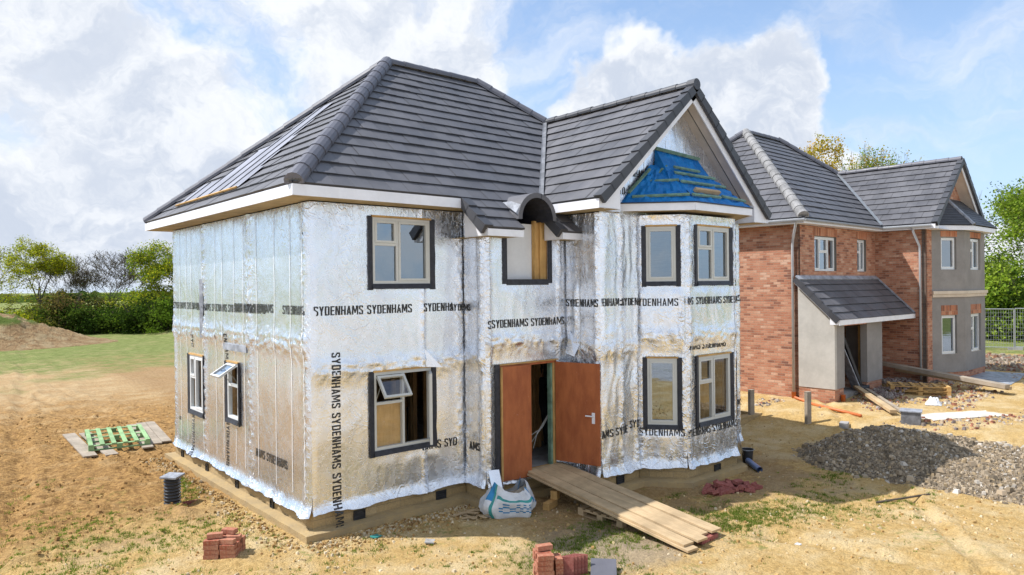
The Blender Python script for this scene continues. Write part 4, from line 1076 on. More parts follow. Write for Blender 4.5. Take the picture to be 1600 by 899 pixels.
mb = MB(); nn = nr; p = Vector((WX1, -1.70, ZE))-nn*.205; q = Vector((WXC, -1.70, WZ))-nn*.205; mb.bar(p, q, .012, .008, up=nn); mb.build('soffit_joint', M['flash'], rf)

# arched dormer over the stair window
AC, AZ, AR0, AR1 = 3.91, 5.05, .375, .465
mb = MB(); K = 16; yf, yb2 = -.98, .1
def arc(r, y, k): th = math.pi*(k/K*1.04-.02); return (AC-r*math.cos(th)*1.0, y, AZ+r*math.sin(th))
for k in range(K):
    mb.face([arc(AR0, yf, k), arc(AR0, yf, k+1), arc(AR1, yf, k+1), arc(AR1, yf, k)], mi=0)
    mb.face([arc(AR1, yf, k), arc(AR1, yf, k+1), arc(AR1, yb2, k+1), arc(AR1, yb2, k)], mi=0)
    mb.face([arc(AR0, yf, k+1), arc(AR0, yf, k), arc(AR0, yb2, k), arc(AR0, yb2, k+1)], mi=1)  # black inner face: the dark inside of the arch put into its colour
mb.build('arched_dormer', [M['tile'], M['flash']], rf, smooth=False)
mb = MB(); mb.face([(AC-AR1-.03, yf+.04, AZ+.08), (AC-AR1*.99, yf+.02, AZ+.04), (AC-AR1*.86, yf+.02, AZ+AR1*.5), (AC-AR1*.98, yf+.2, AZ+.30)]); mb.face([(AC-AR1-.03, yf+.04, AZ+.08), (AC-AR1*.98, yf+.2, AZ+.30), (AC-AR1-.03, yf+.4, AZ+.30)])
mb.build('dormer_cheek', M['lead'], rf)
# bay roof: blue membrane under battens
E0, FL, FR, E3 = (5.56, -1.5), (6.50, -2.52), (8.47, -2.52), (9.42, -1.5)
def V3(p, z): return (p[0], p[1], z)
mb = MB(); zf0, zf1 = 5.235, 5.375
for a, b in ((E0, FL), (FL, FR), (FR, E3)):
    mb.bar((*a, (zf0+zf1)/2), (*b, (zf0+zf1)/2), .025, zf1-zf0, long_uv=False)
bayr = mb.build('bay_roof', M['white'], H1)
mb = MB()
for a, b in ((E0, FL), (FL, FR), (FR, E3)): mb.bar((*a, zf1+.012), (*b, zf1+.012), .06, .022, long_uv=False)
mb.build('eaves_membrane_edge', M['flash'], bayr)
mb = MB(); mb.face([V3(E0, zf0+.01), V3(FL, zf0+.01), V3(FR, zf0+.01), V3(E3, zf0+.01)]); mb.face([(4.6, -1.6, 5.205), (5.5, -1.6, 5.205), (5.5, -1.5, 5.205), (4.6, -1.5, 5.205)]); mb.build('bay_soffit', M['soffitwood'], bayr)
zt = zf1+.02; mb = MB()
def grid_face(a, b, c, d, n=22, m=12, amp=.055, seed=0.):
    a, b, c, d = map(Vector, (a, b, c, d)); nn = ((b-a).cross(d-a)).normalized(); nn = nn if nn.z > 0 else -nn
    g = [[a.lerp(b, i/n).lerp(d.lerp(c, i/n), j/m)+nn*(amp*fbm(i*.5+seed, j*.6, seed, 3) if 0 < j < m else 0) for i in range(n+1)] for j in range(m+1)]
    for j in range(m):
        for i in range(n): mb.face([g[j][i], g[j][i+1], g[j+1][i+1], g[j+1][i]])
K1, K2 = (6.28, -1.56, 6.10), (8.32, -1.56, 6.12); T1, T2 = (6.62, -1.53, 6.52), (8.02, -1.53, 6.46)
K1f, K2f = (6.75, -1.80, 6.10), (8.02, -1.80, 6.08)
grid_face(V3(FL, zt), V3(FR, zt), K2f, K1f, seed=1.); grid_face(V3(E0, zt), V3(FL, zt), K1f, K1, seed=2.); grid_face(V3(FR, zt), V3(E3, zt), K2, K2f, seed=3.)
grid_face((6.60, -1.80, 6.07), (8.10, -1.80, 6.05), T2, T1, m=4, seed=4.); grid_face(K1, K1f, (6.75, -1.62, 6.2), (6.4, -1.55, 6.2), m=2, n=5, seed=5.); grid_face((6.55, -1.55, 6.0), (6.60, -1.80, 6.07), T1, (6.6, -1.51, 6.5), n=3, m=3, amp=.01)
grid_face((8.10, -1.80, 6.05), (8.35, -1.55, 6.05), (8.05, -1.51, 6.5), T2, n=3, m=3, amp=.01); grid_face(K1, K1f, K2f, K2, n=6, m=3, amp=.01, seed=6.)
mb.build('blue_membrane', M['tarp'], bayr, smooth=True)
for p_, q_, up_ in (((6.22, -1.63, 5.85), (6.62, -2.07, 5.86), (-.6, -.4, .7)), ((5.78, -1.61, 5.52), (6.5, -2.4, 5.54), (-.6, -.4, .7)), ((6.36, -1.67, 5.94), (6.7, -1.72, 6.19), (-.6, -.4, .7)), ((5.73, -1.57, 5.60), (6.33, -1.60, 6.10), (-.6, -.4, .7)),
                    ((6.84, -1.80, 6.17), (7.72, -1.79, 6.16), (0, -.7, .7)), ((6.72, -1.89, 6.04), (8.08, -1.92, 6.03), (0, -.7, .7)), ((6.62, -2.13, 5.83), (8.15, -2.11, 5.84), (0, -.7, .7)), ((7.63, -2.37, 5.59), (8.36, -2.44, 5.53), (0, -.7, .7)), ((6.55, -2.43, 5.54), (7.5, -2.42, 5.55), (0, -.7, .7))):
    m = MB(); m.bar(p_, q_, .05, .035, up=up_); m.build('roof_batten', M['batten'], bayr)
m = MB(); m.bar((6.55, -1.58, 6.54), (8.02, -1.58, 6.48), .05, .05, up=(0, -.7, .7)); m.build('roof_batten', M['batten'], bayr)
m = MB(); m.bar((6.80, -2.31, 5.66), (7.62, -2.31, 5.66), .06, .08, up=(0, -.7, .7)); m.build('timber_block', M['board'], bayr)

# ================================================================ the brick house behind
H2 = empty('house', 'red brick detached house with grey rendered bay, lean-to porch and dark tiled roof', 'house', (15.543, .141, .433), .015)
D2, L2, O2, E2, S2 = 7.94, 10.4, .35, 5.33, 5.16
bF = Wall((0, 0), (5.66, 0), 31); bF.holes = [(1.06, 2.58, 3.78, 4.87), (4.16, 4.88, 3.78, 4.87), (1.3, 2.2, .1, 2.1)]
bWL = Wall((5.66, 0), (5.66, -1.61), 32)
bWF = Wall((5.66, -1.61), (6.22, -1.61), 33)
bBL = Wall((6.22, -1.61), (7.6, -2.2), 34); bBL.holes = [(.42, 1.12, 3.82, 4.93), (.42, 1.12, .92, 2.26)]
bBF = Wall((7.6, -2.2), (9.85, -2.2), 35); bBF.holes = [(.62, 1.75, 3.82, 4.95), (.62, 1.75, .92, 2.26)]
bBR = Wall((9.85, -2.2), (10.4, -1.61), 36)
bR = Wall((10.4, -1.61), (10.4, D2), 37); bB = Wall((10.4, D2), (0, D2), 38); bL = Wall((0, D2), (0, 0), 39)
mb = MB()
for w_ in (bF, bWL, bWF, bR, bB, bL): core(mb, w_, -.7, 5.16, d0=0., mi=0, inner=1)
mb.face([(5.66, -1.61, 5.16), (10.4, -1.61, 5.16), (10.4, -1.61, 5.5), (8.03, -1.61, 7.5), (5.66, -1.61, 5.5)])
h2w = mb.build('wall', [M['brick'], M['dark_room']], H2)
mb = MB()
for w_ in (bBL, bBF, bBR): core(mb, w_, .30, 5.16, d0=0., th=.2, mi=0)
mb.build('rendered_bay', M['render'], H2)
mb = MB()
for w_ in (bBL, bBF, bBR): core(mb, w_, -.7, .30, d0=-.02, mi=0, holes=[])
mb.build('bay_brick_base', M['brick'], H2)
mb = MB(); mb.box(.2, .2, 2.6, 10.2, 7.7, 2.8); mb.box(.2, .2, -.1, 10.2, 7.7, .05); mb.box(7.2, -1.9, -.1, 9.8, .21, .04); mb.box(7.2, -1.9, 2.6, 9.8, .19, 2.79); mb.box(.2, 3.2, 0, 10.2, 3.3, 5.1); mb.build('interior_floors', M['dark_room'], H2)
mb = MB()
for w_ in (bBL, bBF, bBR):
    wbar(mb, w_, -.02, w_.L+.03, 2.88, 2.98, 0., .05); wbar(mb, w_, -.03, w_.L+.05, 2.985, 3.09, 0., .085)
mb.build('string_course', M['cream'], H2)
for w_, u0, u1, z0, z1 in ((bBL, .40, 1.15, 2.27, 2.60), (bBF, .6, 1.78, 2.27, 2.60), (bBL, .40, 1.15, 4.95, 5.15), (bBF, .6, 1.78, 4.95, 5.15), (bF, 1.0, 2.64, 4.875, 5.12), (bF, 4.1, 4.94, 4.875, 5.12)):
    mb = MB(); wbar(mb, w_, u0, u1, z0, z1, -.04, .007); mb.build('brick_lintel', M['soldier'], H2)
kw = dict(d=-.09, fmat='frame_white', flash=False, head=False, sill=True)
window(H2, bF, 1.07, 2.57, 3.79, 4.86, 'three', **kw); window(H2, bF, 4.17, 4.87, 3.79, 4.86, 'two', lw=.5, **kw)
for z0, z1 in ((3.83, 4.92), (.93, 2.25)):
    window(H2, bBL, .43, 1.11, z0, z1, 'one', **kw); window(H2, bBF, .63, 1.74, z0, z1, 'two', **kw)
# roof
Zr2 = E2+4.32*TA; XE2 = L2+O2; YB2 = D2+O2; RXa, RXb, RYc = 3.97, XE2-4.32, 3.97; gx = 8.03; gz2 = E2+(gx-(5.66-O2))*TA
r2 = slope('roof', [(-O2, -O2, E2), (XE2, -O2, E2), (RXb, RYc, Zr2), (RXa, RYc, Zr2)], H2)
slope('hip_slope', [(-O2, YB2, E2), (-O2, -O2, E2), (RXa, RYc, Zr2)], r2); slope('hip_slope', [(XE2, -O2, E2), (XE2, YB2, E2), (RXb, RYc, Zr2)], r2)
slope('rear_slope', [(XE2, YB2, E2), (-O2, YB2, E2), (RXa, RYc, Zr2), (RXb, RYc, Zr2)], r2)
vy2 = -2.02; vb = -O2+(gz2-E2)/TA
slope('gable_slope', [(5.31, vy2, E2), (5.31, -O2, E2), (gx, vb, gz2), (gx, vy2, gz2)], r2); slope('gable_slope', [(XE2, -O2, E2), (XE2, vy2, E2), (gx, vy2, gz2), (gx, vb, gz2)], r2)
caps('hip_tiles', (-O2, -O2, E2+.06), (RXa, RYc, Zr2+.05), r2, .15, mat='capgrey'); caps('hip_tiles', (-O2, YB2, E2+.06), (RXa, RYc, Zr2+.05), r2, .14); caps('hip_tiles', (XE2, -O2, E2+.05), (RXb, RYc, Zr2+.05), r2, .14)
caps('ridge_tiles', (RXa, RYc, Zr2+.04), (RXb, RYc, Zr2+.04), r2, .12); caps('ridge_tiles', (gx, vy2, gz2+.04), (gx, vb, gz2+.04), r2, .11)
verge('verge_tiles', (5.30, vy2, E2), (gx, vy2, gz2+.02), r2); verge('verge_tiles', (XE2+.01, vy2, E2), (gx, vy2, gz2+.02), r2)
mb = MB(); a0, b0 = Vector((5.31, -O2, E2+.05)), Vector((gx, vb, gz2+.07)); mb.face([a0+Vector((-.09, 0, 0)), a0+Vector((.05, -.05, .02)), b0+Vector((.05, -.05, .02)), b0+Vector((-.09, 0, 0))]); mb.build('valley_lining', M['metalgrey'], r2)
fa = MB()
def fas2(p, q):
    fa = MB(); fa.bar((*p, (S2+E2)/2-.005), (*q, (S2+E2)/2-.005), .022, E2-S2-.02, long_uv=False); fa.build('fascia', M['white'], r2)
fas2((-O2, YB2), (-O2, -O2-.01)); fas2((-O2-.01, -O2), (5.31, -O2)); fas2((5.31, -O2), (5.31, vy2)); fas2((XE2, vy2), (XE2, YB2)); fas2((XE2, YB2), (-O2, YB2))
for p, q in (((6.0, -1.62), (7.45, -2.5)), ((7.45, -2.5), (10.0, -2.5)), ((10.0, -2.5), (10.75, -1.62))): fas2(p, q)
mb = MB(); mb.face([(-O2, -O2, S2+.01), (5.66, -O2, S2+.01), (5.66, 0, S2+.01), (-O2, 0, S2+.01)]); mb.face([(-O2, 0, S2+.01), (0, 0, S2+.01), (0, YB2, S2+.01), (-O2, YB2, S2+.01)]); mb.face([(5.31, vy2, S2+.012), (XE2, vy2, S2+.012), (XE2, -1.6, S2+.012), (5.31, -1.6, S2+.012)]); mb.face([(5.31, -1.6, S2+.012), (5.66, -1.6, S2+.012), (5.66, -.35, S2+.012), (5.31, -.35, S2+.012)])
mb.face([(6.0, -1.6, S2+.02), (7.45, -2.48, S2+.02), (10.0, -2.48, S2+.02), (10.7, -1.6, S2+.02)])
mb.build('soffit', M['white'], r2)
bb = MB()
for (x0, nn) in ((5.31, nl), (XE2, nr)): bb.bar(Vector((x0, vy2+.03, E2))-nn*.13, Vector((gx, vy2+.03, gz2))-nn*.13, .025, .19, up=nn, long_uv=False)
for sgn, x0 in ((1, 5.31), (-1, XE2)): bb.face([(x0, vy2+.015, S2), (x0+sgn*.4, vy2+.015, S2), (x0+sgn*.4, vy2+.015, E2+.4*TA-.2), (x0, vy2+.015, E2-.05)])
bb.build('bargeboard', M['white'], r2)
gs = MB()
for (x0, nn) in ((5.31, nl), (XE2, nr)):
    a, b = Vector((x0, 0, E2))-nn*.2, Vector((gx, 0, gz2))-nn*.2; gs.face([(a.x, vy2+.03, a.z), (a.x, -1.6, a.z), (b.x, -1.6, b.z), (b.x, vy2+.03, b.z)])
gs.build('gable_soffit', M['soffit'], r2)
zb2 = E2+.01
def t3(p, z): return (p[0], p[1], z)
p0, p1, p2, p3 = (5.95, -1.62), (7.40, -2.55), (10.05, -2.55), (10.8, -1.62); q1, q2 = (7.55, -1.62), (9.2, -1.62); zq = 6.35
br = slope('bay_roof', [t3(p0, zb2), t3(p1, zb2), t3(q1, zq)], H2, gauge=.12, th=.012, tw=.2, mat='tile_dark'); slope('bay_roof_slope', [t3(p1, zb2), t3(p2, zb2), t3(q2, zq), t3(q1, zq)], br, gauge=.12, th=.012, tw=.2, mat='tile_dark'); slope('bay_roof_slope', [t3(p2, zb2), t3(p3, zb2), t3(q2, zq)], br, gauge=.12, th=.012, tw=.2, mat='tile_dark')
caps('hip_tiles', t3(p1, zb2+.02), t3(q1, zq+.02), br, .07, .3, mat='lead')
gt = MB()
for p, q in (((-O2-.06, YB2), (-O2-.06, -O2-.06)), ((-O2-.06, -O2-.06), (5.25, -O2-.06)), ((5.25, -O2-.06), (5.25, vy2+.1))): gt.tube([(*p, E2-.07), (*q, E2-.07)], .045, 8)
gt.build('gutter', M['pvc'], H2, smooth=True)
dp = MB(); dp.tube([(-O2-.06, -.15, E2-.10), (-O2-.06, -.13, E2-.25), (-.08, .12, E2-.62), (-.07, .14, E2-.8), (-.07, .14, .12)], .038, 8); dp.build('downpipe', M['pvc'], H2, smooth=True)
dp = MB(); dp.tube([(5.25, -1.35, E2-.10), (5.25, -1.37, E2-.25), (5.60, -1.44, E2-.72), (5.60, -1.45, E2-.9), (5.60, -1.45, .12)], .038, 8); dp.build('downpipe', M['pvc'], H2, smooth=True)
for (x, y) in ((-.07, .14), (.35, -1.14)):
    dp = MB(); dp.tube([(x, y, .16), (x, y, -.12)], [.07, .06], 10); dp.build('drain_socket', M['orange'], H2, smooth=True)
# porch
PD, PZ0, PZ1 = 1.08, 2.33, 3.55
def pz(y): return PZ1+(PZ1-PZ0)/1.27*y-.10
po = MB()
def side(x0, x1, z0, mb_):
    a = [(x0, 0, z0), (x0, -PD, z0), (x0, -PD, pz(-PD)), (x0, 0, pz(0))]; b = [(x1, *p[1:]) for p in a]
    mb_.face(a); mb_.face(b[::-1])
    for i in range(4): mb_.face([a[i], a[(i+1) % 4], b[(i+1) % 4], b[i]])
side(-.03, .10, .34, po)
por = po.build('porch', M['render_pale'], H2)
for b_ in ((.10, -PD, .34, .60, -PD+.2, 2.36), (2.2, -PD, .34, 3.35, -PD+.2, 2.36)):
    po = MB(); po.box(*b_); po.build('porch_pillar', M['render'], por)
po = MB(); po.box(3.22, -PD+.2, .34, 3.35, -.01, 2.3); po.build('porch_side_wall', M['render'], por)
for b_ in ((-.01, -PD+.02, -.7, .58, -.0, .34), (2.22, -PD+.02, -.7, 3.33, -.01, .34)):
    po = MB(); po.box(*b_); po.build('porch_brick_base', M['brick'], por)
po = MB(); po.box(.60, -PD+.005, 2.14, 2.2, -PD+.16, 2.37); po.build('porch_lintel', M['soldier'], por)
po = MB(); po.box(.6, -PD+.1, -.2, 2.2, .1, .12); po.build('porch_floor', M['concrete'], por)
slope('porch_roof', [(-.16, -1.27, PZ0), (5.655, -1.27, PZ0), (5.655, -.012, PZ1), (-.16, -.012, PZ1)], por, gauge=.30)
po = MB(); po.bar((-.16, -1.27, PZ0-.06), (5.65, -1.27, PZ0-.06), .022, .15, long_uv=False); po.bar((-.16, -1.26, PZ0-.075), (-.16, 0, PZ1-.075), .022, .15, long_uv=False); po.face([(-.15, -1.26, PZ0-.12), (-.15, -1.0, PZ0-.12), (-.15, -1.0, PZ0+.12), (-.15, -1.26, PZ0)]); po.face([(-.15, -1.26, PZ0-.125), (5.64, -1.26, PZ0-.125), (5.64, -1.05, PZ0-.125), (-.15, -1.05, PZ0-.125)]); po.build('porch_fascia', M['white'], por)
verge('porch_verge', (-.16, -1.27, PZ0), (-.16, -.01, PZ1), por, out=(-1, 0, 0), w_=.03)
po = MB(); po.bar((-.16, -.05, PZ1+.02), (5.65, -.05, PZ1+.02), .16, .05, up=(0, -.7, .7), long_uv=False); po.bar((5.62, -1.27, PZ0+.06), (5.62, -.02, PZ1+.07), .12, .03, long_uv=False); po.build('porch_flashing', M['lead'], por)
po = MB(); po.box(2.78, -.66, .1, 3.12, -.60, 2.1, long_uv=True); po.box(2.60, -.70, .1, 2.66, -.64, 2.05, long_uv=True); po.box(2.69, -.68, .1, 2.74, -.62, 2.1, long_uv=True); po.build('door_lining', M['wood'], por)

# ================================================================ loose things
def place(o, x, y, z=0, rz=0, rx=0, ry=0):
    o.location = (x, y, z); o.rotation_euler = (rx, ry, rz); return o
def brick_proto(mat, name='brick'):
    m = MB(); m.box(-.1075, -.051, 0, .1075, .051, .065); return m.build(name, mat, bevel=.004)
def pile(cx, cy, rz, spec, mat, label, group, name='brick'):
    """spec: list of (x,y,z,rz,rx,ry) in the pile's frame"""
    first = brick_proto(mat, name); c, s_ = math.cos(rz), math.sin(rz); g0 = gz(cx, cy)
    for i, (x, y, z, a, bx, by) in enumerate(spec):
        o = first if i == 0 else first.copy()
        if i: C.objects.link(o)
        place(o, cx+x*c-y*s_, cy+x*s_+y*c, g0+z, rz+a, bx, by); tag(o, label, 'brick', group)
rr = random.Random(11); j = lambda a: rr.uniform(-a, a)
spec = []
for lay in range(3):                                     # left stack, two rows deep
    for k in range(4):
        spec.append((-.02+j(.01), -.165+k*.11, .068*lay, j(.06), 0, 0))
        if k != 2 or lay < 2: spec.append((.215+j(.01), -.165+k*.11, .068*lay, j(.08), 0, 0))
for x, y, a in ((-.02, -.16, .1), (-.0, -.02, -.08), (.2, -.14, -.16), (.02, .13, .12), (.22, .02, .05)): spec.append((x, y, .068*3, a, j(.04), j(.04)))
for x, y, a in ((.0, -.10, .3), (.14, .09, -.3)): spec.append((x, y, .068*4+.004, a, j(.05), j(.05)))
pile(-1.33, .30, -.70, spec, M['redbrick'], 'red brick in the small stack alone on the clay before the foil house corner', 'bricks in the stack near the foil house corner')
spec = []
for lay in range(5):
    for k in range(3): spec.append((j(.01), -.11+k*.11, .068*lay, j(.05)+(1.57 if lay % 2 and False else 0), 0, 0))
    if lay < 4: spec.append((.19, .0+j(.02), .068*lay, 1.57+j(.06), 0, 0))
spec.append((.02, .05, .345, .2, 0, 0))
pile(1.62, -3.47, -.55, spec, M['redbrick'], 'red brick in the stack at the bottom edge, left of the tiles', 'bricks in the stack at the bottom edge')
spec = []
for k in range(34):
    r_ = .50*math.sqrt(rr.random()); th = rr.uniform(0, 6.28); zz = max(0, .15*(1-r_/.5))*rr.random()
    spec.append((r_*math.cos(th)*1.25, r_*math.sin(th)*.62, zz+.01, rr.uniform(0, 6.28), j(.5), j(.5)))
pile(6.95, -2.93, -.3, spec, M['darkbrick'], 'dark red brick in the tumbled heap below the foil house bay', 'bricks in the tumbled heap by the bay')
# roof tiles leaning against the front stack
mb = MB(); mb.box(-.165, -.012, 0, .165, .012, .40)
t0 = mb.build('roof_tile', M['darkbrick'], bevel=.003)
for k in range(5):
    o = t0 if k == 0 else t0.copy()
    if k: C.objects.link(o)
    place(o, 1.83+k*.052, -3.68-k*.014, gz(1.83, -3.68)-.02, .75, .0, 0); o.rotation_euler = (R(-9), 0, R(-50+j(2))); o.scale = (.62, 1, .72)
    tag(o, 'brown clay tile standing on edge in the row beside the bottom-edge brick stack', 'roof tile', 'tiles stood on edge at the bottom edge')
mb = MB(); mb.box(-.17, -.014, 0, .17, .014, .42); mb.box(-.17, .014, .0, -.13, .03, .42); mb.box(.13, .014, .0, .17, .03, .42); o = mb.build('ridge_board', M['tile_plain'], bevel=.003)
place(o, 2.08, -4.12, gz(2.2, -3.9)+.0, 0); o.rotation_euler = (R(-72), 0, R(-48)); o['label'] = 'slate grey roof tile lying tilted right of the brown tiles at the bottom edge'; o['category'] = 'roof tile'

# corrugated inspection chamber riser with a square lid
ch = empty('inspection_chamber', 'black corrugated drain riser with square lid in the dug soil beside the left wall', 'drain riser', (-1.05, 3.55, gz(-1.05, 3.55)-.02))
mb = MB(); pts = []; rs = []
for k in range(60): pts.append((0, 0, .01+.54*k/59)); rs.append(.138+.011*math.sin(k*1.0))
mb.tube(pts, rs, 24); mb.build('corrugated_pipe', M['black'], ch, smooth=True)
mb = MB(); mb.box(-.155, -.155, .555, .155, .155, .59); o = mb.build('lid', M['lead'], ch, bevel=.006); o.rotation_euler = (.03, -.04, .75)
mb = MB(); mb.tube([(.1, -.05, .02), (.45, -.12, .03), (.9, .1, .0)], .055, 8); o = mb.build('buried_pipe', M['darkbrick'], ch, smooth=True)

# pallets
def pallet(name, label, mat, x, y, z, rz, w_=1.2, d_=1.0, n=7, tilt=0., group=None, gap=None):
    e = empty(name, label, 'pallet', (x, y, z), rz, group); e.rotation_euler = (tilt, 0, rz)
    for k in range(n):
        m = MB(); xk = -w_/2+.05+(w_-.1)*k/(n-1); m.box(xk-.048, -d_/2, .122, xk+.048, d_/2, .142, long_uv=True); m.build('deck_board', mat, e)
    for yk in (-d_/2+.05, 0, d_/2-.05):
        m = MB(); m.box(-w_/2, yk-.05, .10, w_/2, yk+.05, .12, long_uv=True); m.build('stringer', mat, e)
        m = MB(); m.box(-w_/2, yk-.05, 0, w_/2, yk+.05, .02, long_uv=True); m.build('base_board', mat, e)
        for xk in (-w_/2+.06, 0, w_/2-.06):
            m = MB(); m.box(xk-.06, yk-.05, .02, xk+.06, yk+.05, .10); m.build('block', mat, e)
    return e
pallet('pallet', 'green painted pallet laid on scaffold boards on the soil left of the house', M['greenwood'], -.66, 9.72, .09, -.14, 1.3, 2.15, 6, tilt=.012)
def plank(label, x0, y0, z0, x1, y1, z1, w_=.225, th=.038, mat='board', group=None, cat='scaffold board', name='scaffold_board', nails=False):
    a, b = Vector((x0, y0, z0)), Vector((x1, y1, z1)); L = (b-a).length; m = MB(); m.box(-L/2, -w_/2, 0, L/2, w_/2, th, long_uv=True)
    ob = m.build(name, M[mat], bevel=.003); d = (b-a).normalized(); mid = (a+b)/2
    ob.location = mid; ob.rotation_euler = d.to_track_quat('X', 'Z').to_euler(); return tag(ob, label, cat, group)
for (x0, y0, x1, y1, w_, lb) in ((-1.50, 8.25, -1.42, 11.45, .28, 'outermost pale scaffold board on the soil, far left of the green pallet'), (-1.10, 8.05, -1.08, 11.3, .26, 'scaffold board half under the left edge of the green pallet'),
                       (-.28, 8.30, .12, 11.7, .24, 'scaffold board half under the right edge of the green pallet'), (.0, 8.62, .38, 11.8, .23, 'middle scaffold board right of the green pallet'), (.25, 8.72, .62, 11.8, .22, 'scaffold board right of the green pallet, the one nearest the foil wall')):
    plank(lb, x0, y0, .045, x1, y1, .06, w_, .035, 'greyboard', 'scaffold boards around the green pallet')
# ramp to the door
g4 = 'planks of the door ramp'
for k, (u, lb) in enumerate(((0, 'leftmost upper plank of the wooden ramp to the red doors'), (1, 'second upper plank from the left of the wooden door ramp'), (2, 'third upper plank from the left of the wooden door ramp'), (3, 'rightmost upper plank of the wooden ramp to the red doors'))):
    plank(lb, 3.94+.238*u, -.66, .455-.004*u, 3.74+.245*u, -4.26-.07*(u % 2)+.09*(u > 1), .088+.022*(u % 2), .225, .034, 'board', g4)
plank('lower plank under the left edge of the wooden door ramp', 3.90, -.75, .405, 3.70, -4.36, .04, .225, .034, 'board', g4)
plank('lower plank under the middle of the wooden door ramp', 4.36, -.8, .395, 4.18, -4.2, .04, .225, .034, 'board', g4)
pallet('pallet', 'weathered pallet propping the middle of the wooden door ramp', M['board'], 4.28, -2.45, gz(4, -2.4)-.01, 1.60, .95, .9, 6)
for (x, y, z, a, s1, s2, s3, lb) in ((3.72, -1.42, .0, .35, .34, .12, .12, 'squared timber block lying under the ramp, behind the white bag'), (3.86, -1.40, .125, .5, .16, .12, .15, 'short timber block standing on the longer block under the ramp')):
    m = MB(); m.box(-s1/2, -s2/2, 0, s1/2, s2/2, s3, long_uv=True); o = m.build('timber_block', M['wood'], bevel=.004); place(o, x, y, gz(x, y)+z, a); tag(o, lb, 'timber block')
m = MB(); m.box(-.12, -.012, 0, .12, .012, .33, long_uv=True); o = m.build('board_offcut', M['ply'], bevel=.003); place(o, 5.02, -1.50, .27, R(-38), R(-12)); tag(o, 'small upright plywood offcut leaning beside the ramp by the open red door', 'board')
pile(4.30, -4.20, .03, [(-.12+.23*k, 0, .0, j(.04), 0, 0) for k in range(2)], M['darkbrick'], 'dark red brick under the foot of the wooden door ramp', 'bricks under the ramp foot')

# builder's bag
bag = empty('rubble_bag', 'white woven builder\'s bag with blue print, half full and slumped by the red door', 'bulk bag', (3.02, -1.13, gz(3, -1.1)+.0), R(-38))
mb = MB(); NU, NV = 56, 20
def bagp(k, jv):
    th = 2*math.pi*k/NU; v = jv/NV
    cx_, sx_ = math.cos(th), math.sin(th); e = .62
    bx_ = math.copysign(abs(cx_)**e, cx_); by_ = math.copysign(abs(sx_)**e, sx_)
    bul = 1+.16*math.sin(math.pi*min(1, v*1.3))-.10*max(0, v-.65)*3
    peak = .36+.20*max(0, math.cos(2*(th-.78)))**3+.13*max(0, math.cos(4*th+1))**2*.5+.05*nz3(th*2, 4)+.05*math.sin(th+2.6)
    r_ = bul*(1+.22*nz3(cx_*1.7, sx_*1.7, v*1.9)+.06*ridged(cx_*3.4, sx_*3.4, v*2.2))
    if v > .8: r_ *= 1-(v-.8)*.9
    return Vector((.39*bx_*r_, .29*by_*r_, peak*v+.05*nz3(cx_*3, sx_*3, v*3)*v))
g = [[bagp(k, jv) for k in range(NU)] for jv in range(NV+1)]
for jv in range(NV):
    for k in range(NU):
        k2 = (k+1) % NU; mi = 0; a_ = k/NU
        if abs(a_-.66) < .012 or abs(a_-.93) < .012 or abs(a_-.40) < .012: mi = 2
        if .70 < a_ < .88 and 3 < jv < 11 and (k+jv) % 2 and jv % 3: mi = 1
        if (.60 < a_ < .65 and jv > 10) or (.9 < a_ < .99 and jv > 8 and k % 3): mi = 1
        if jv in (13, 14) and .68 < a_ < .9: mi = 2
        mb.face([g[jv][k], g[jv][k2], g[jv+1][k2], g[jv+1][k]], mi=mi)
M['bagwhite'] = simple('white_woven_plastic', (.62, .63, .64), .55, .12, 5, .01); M['bagblue'] = simple('blue_print', (.02, .20, .42), .5, .2, 9, .002); M['baggreen'] = simple('green_stitching_band', (.04, .26, .24), .5, .2, 9, .002)
mb.build('bag_body', [M['bagwhite'], M['bagblue'], M['baggreen']], bag, smooth=True)
mb = MB(); top = [g[NV-4][k]*.97 for k in range(NU)]; c = Vector((0, 0, .26))
for k in range(NU): mb.face([top[k], top[(k+1) % NU], c])
mb.build('bag_filling', M['greyboard'], bag, smooth=True)
for (x, y, h, a) in ((.20, .17, .50, .6), (-.22, -.12, .42, -.5)):
    mb = MB(); pts = [(x-.05, y-.03, .28), (x-.02, y, h*.8), (x+.01, y+.01, h+.05), (x+.045, y, h*.8), (x+.06, y-.02, .26)]
    for i in range(4):
        p, q = Vector(pts[i]), Vector(pts[i+1]); o_ = Vector((.0, .05, .01)); mb.face([p-o_, q-o_*.6, q+o_*.6, p+o_])
    mb.build('bag_handle', M['bagblue'], bag)

# bucket and pipe by the bay
bk = empty('bucket', 'small black bucket on the earth right of the bay, beside a blue-grey pipe', 'bucket', (9.05, -2.02, gz(9.1, -2)))
m = MB(); m.tube([(0, 0, 0), (0, 0, .30)], [.10, .125], 20, caps=False); m.disc((0, 0, .01), .1); m.build('bucket_body', M['black'], bk, smooth=True)
m = MB(); m.tube([(0, 0, .285), (0, 0, .305)], [.135, .135], 20, caps=False); m.tube([(.13*math.cos(t_), .13*math.sin(t_), .30+.0*t_) for t_ in [k*.35 for k in range(10)]], .006, 6); m.build('bucket_rim', M['lead'], bk)
m = MB(); m.tube([(-.02, 0, 0), (.62, 0, 0)], .062, 16, caps=False); m.tube([(.62, 0, 0), (-.02, 0, 0)], .054, 16, caps=False); o = m.build('drain_pipe', M['bluepipe'], smooth=True); place(o, 8.50, -2.62, gz(8.5, -2.6)+.06, R(52), 0, R(-3)); tag(o, 'short blue-grey plastic pipe lying on the earth right of the bay', 'pipe')

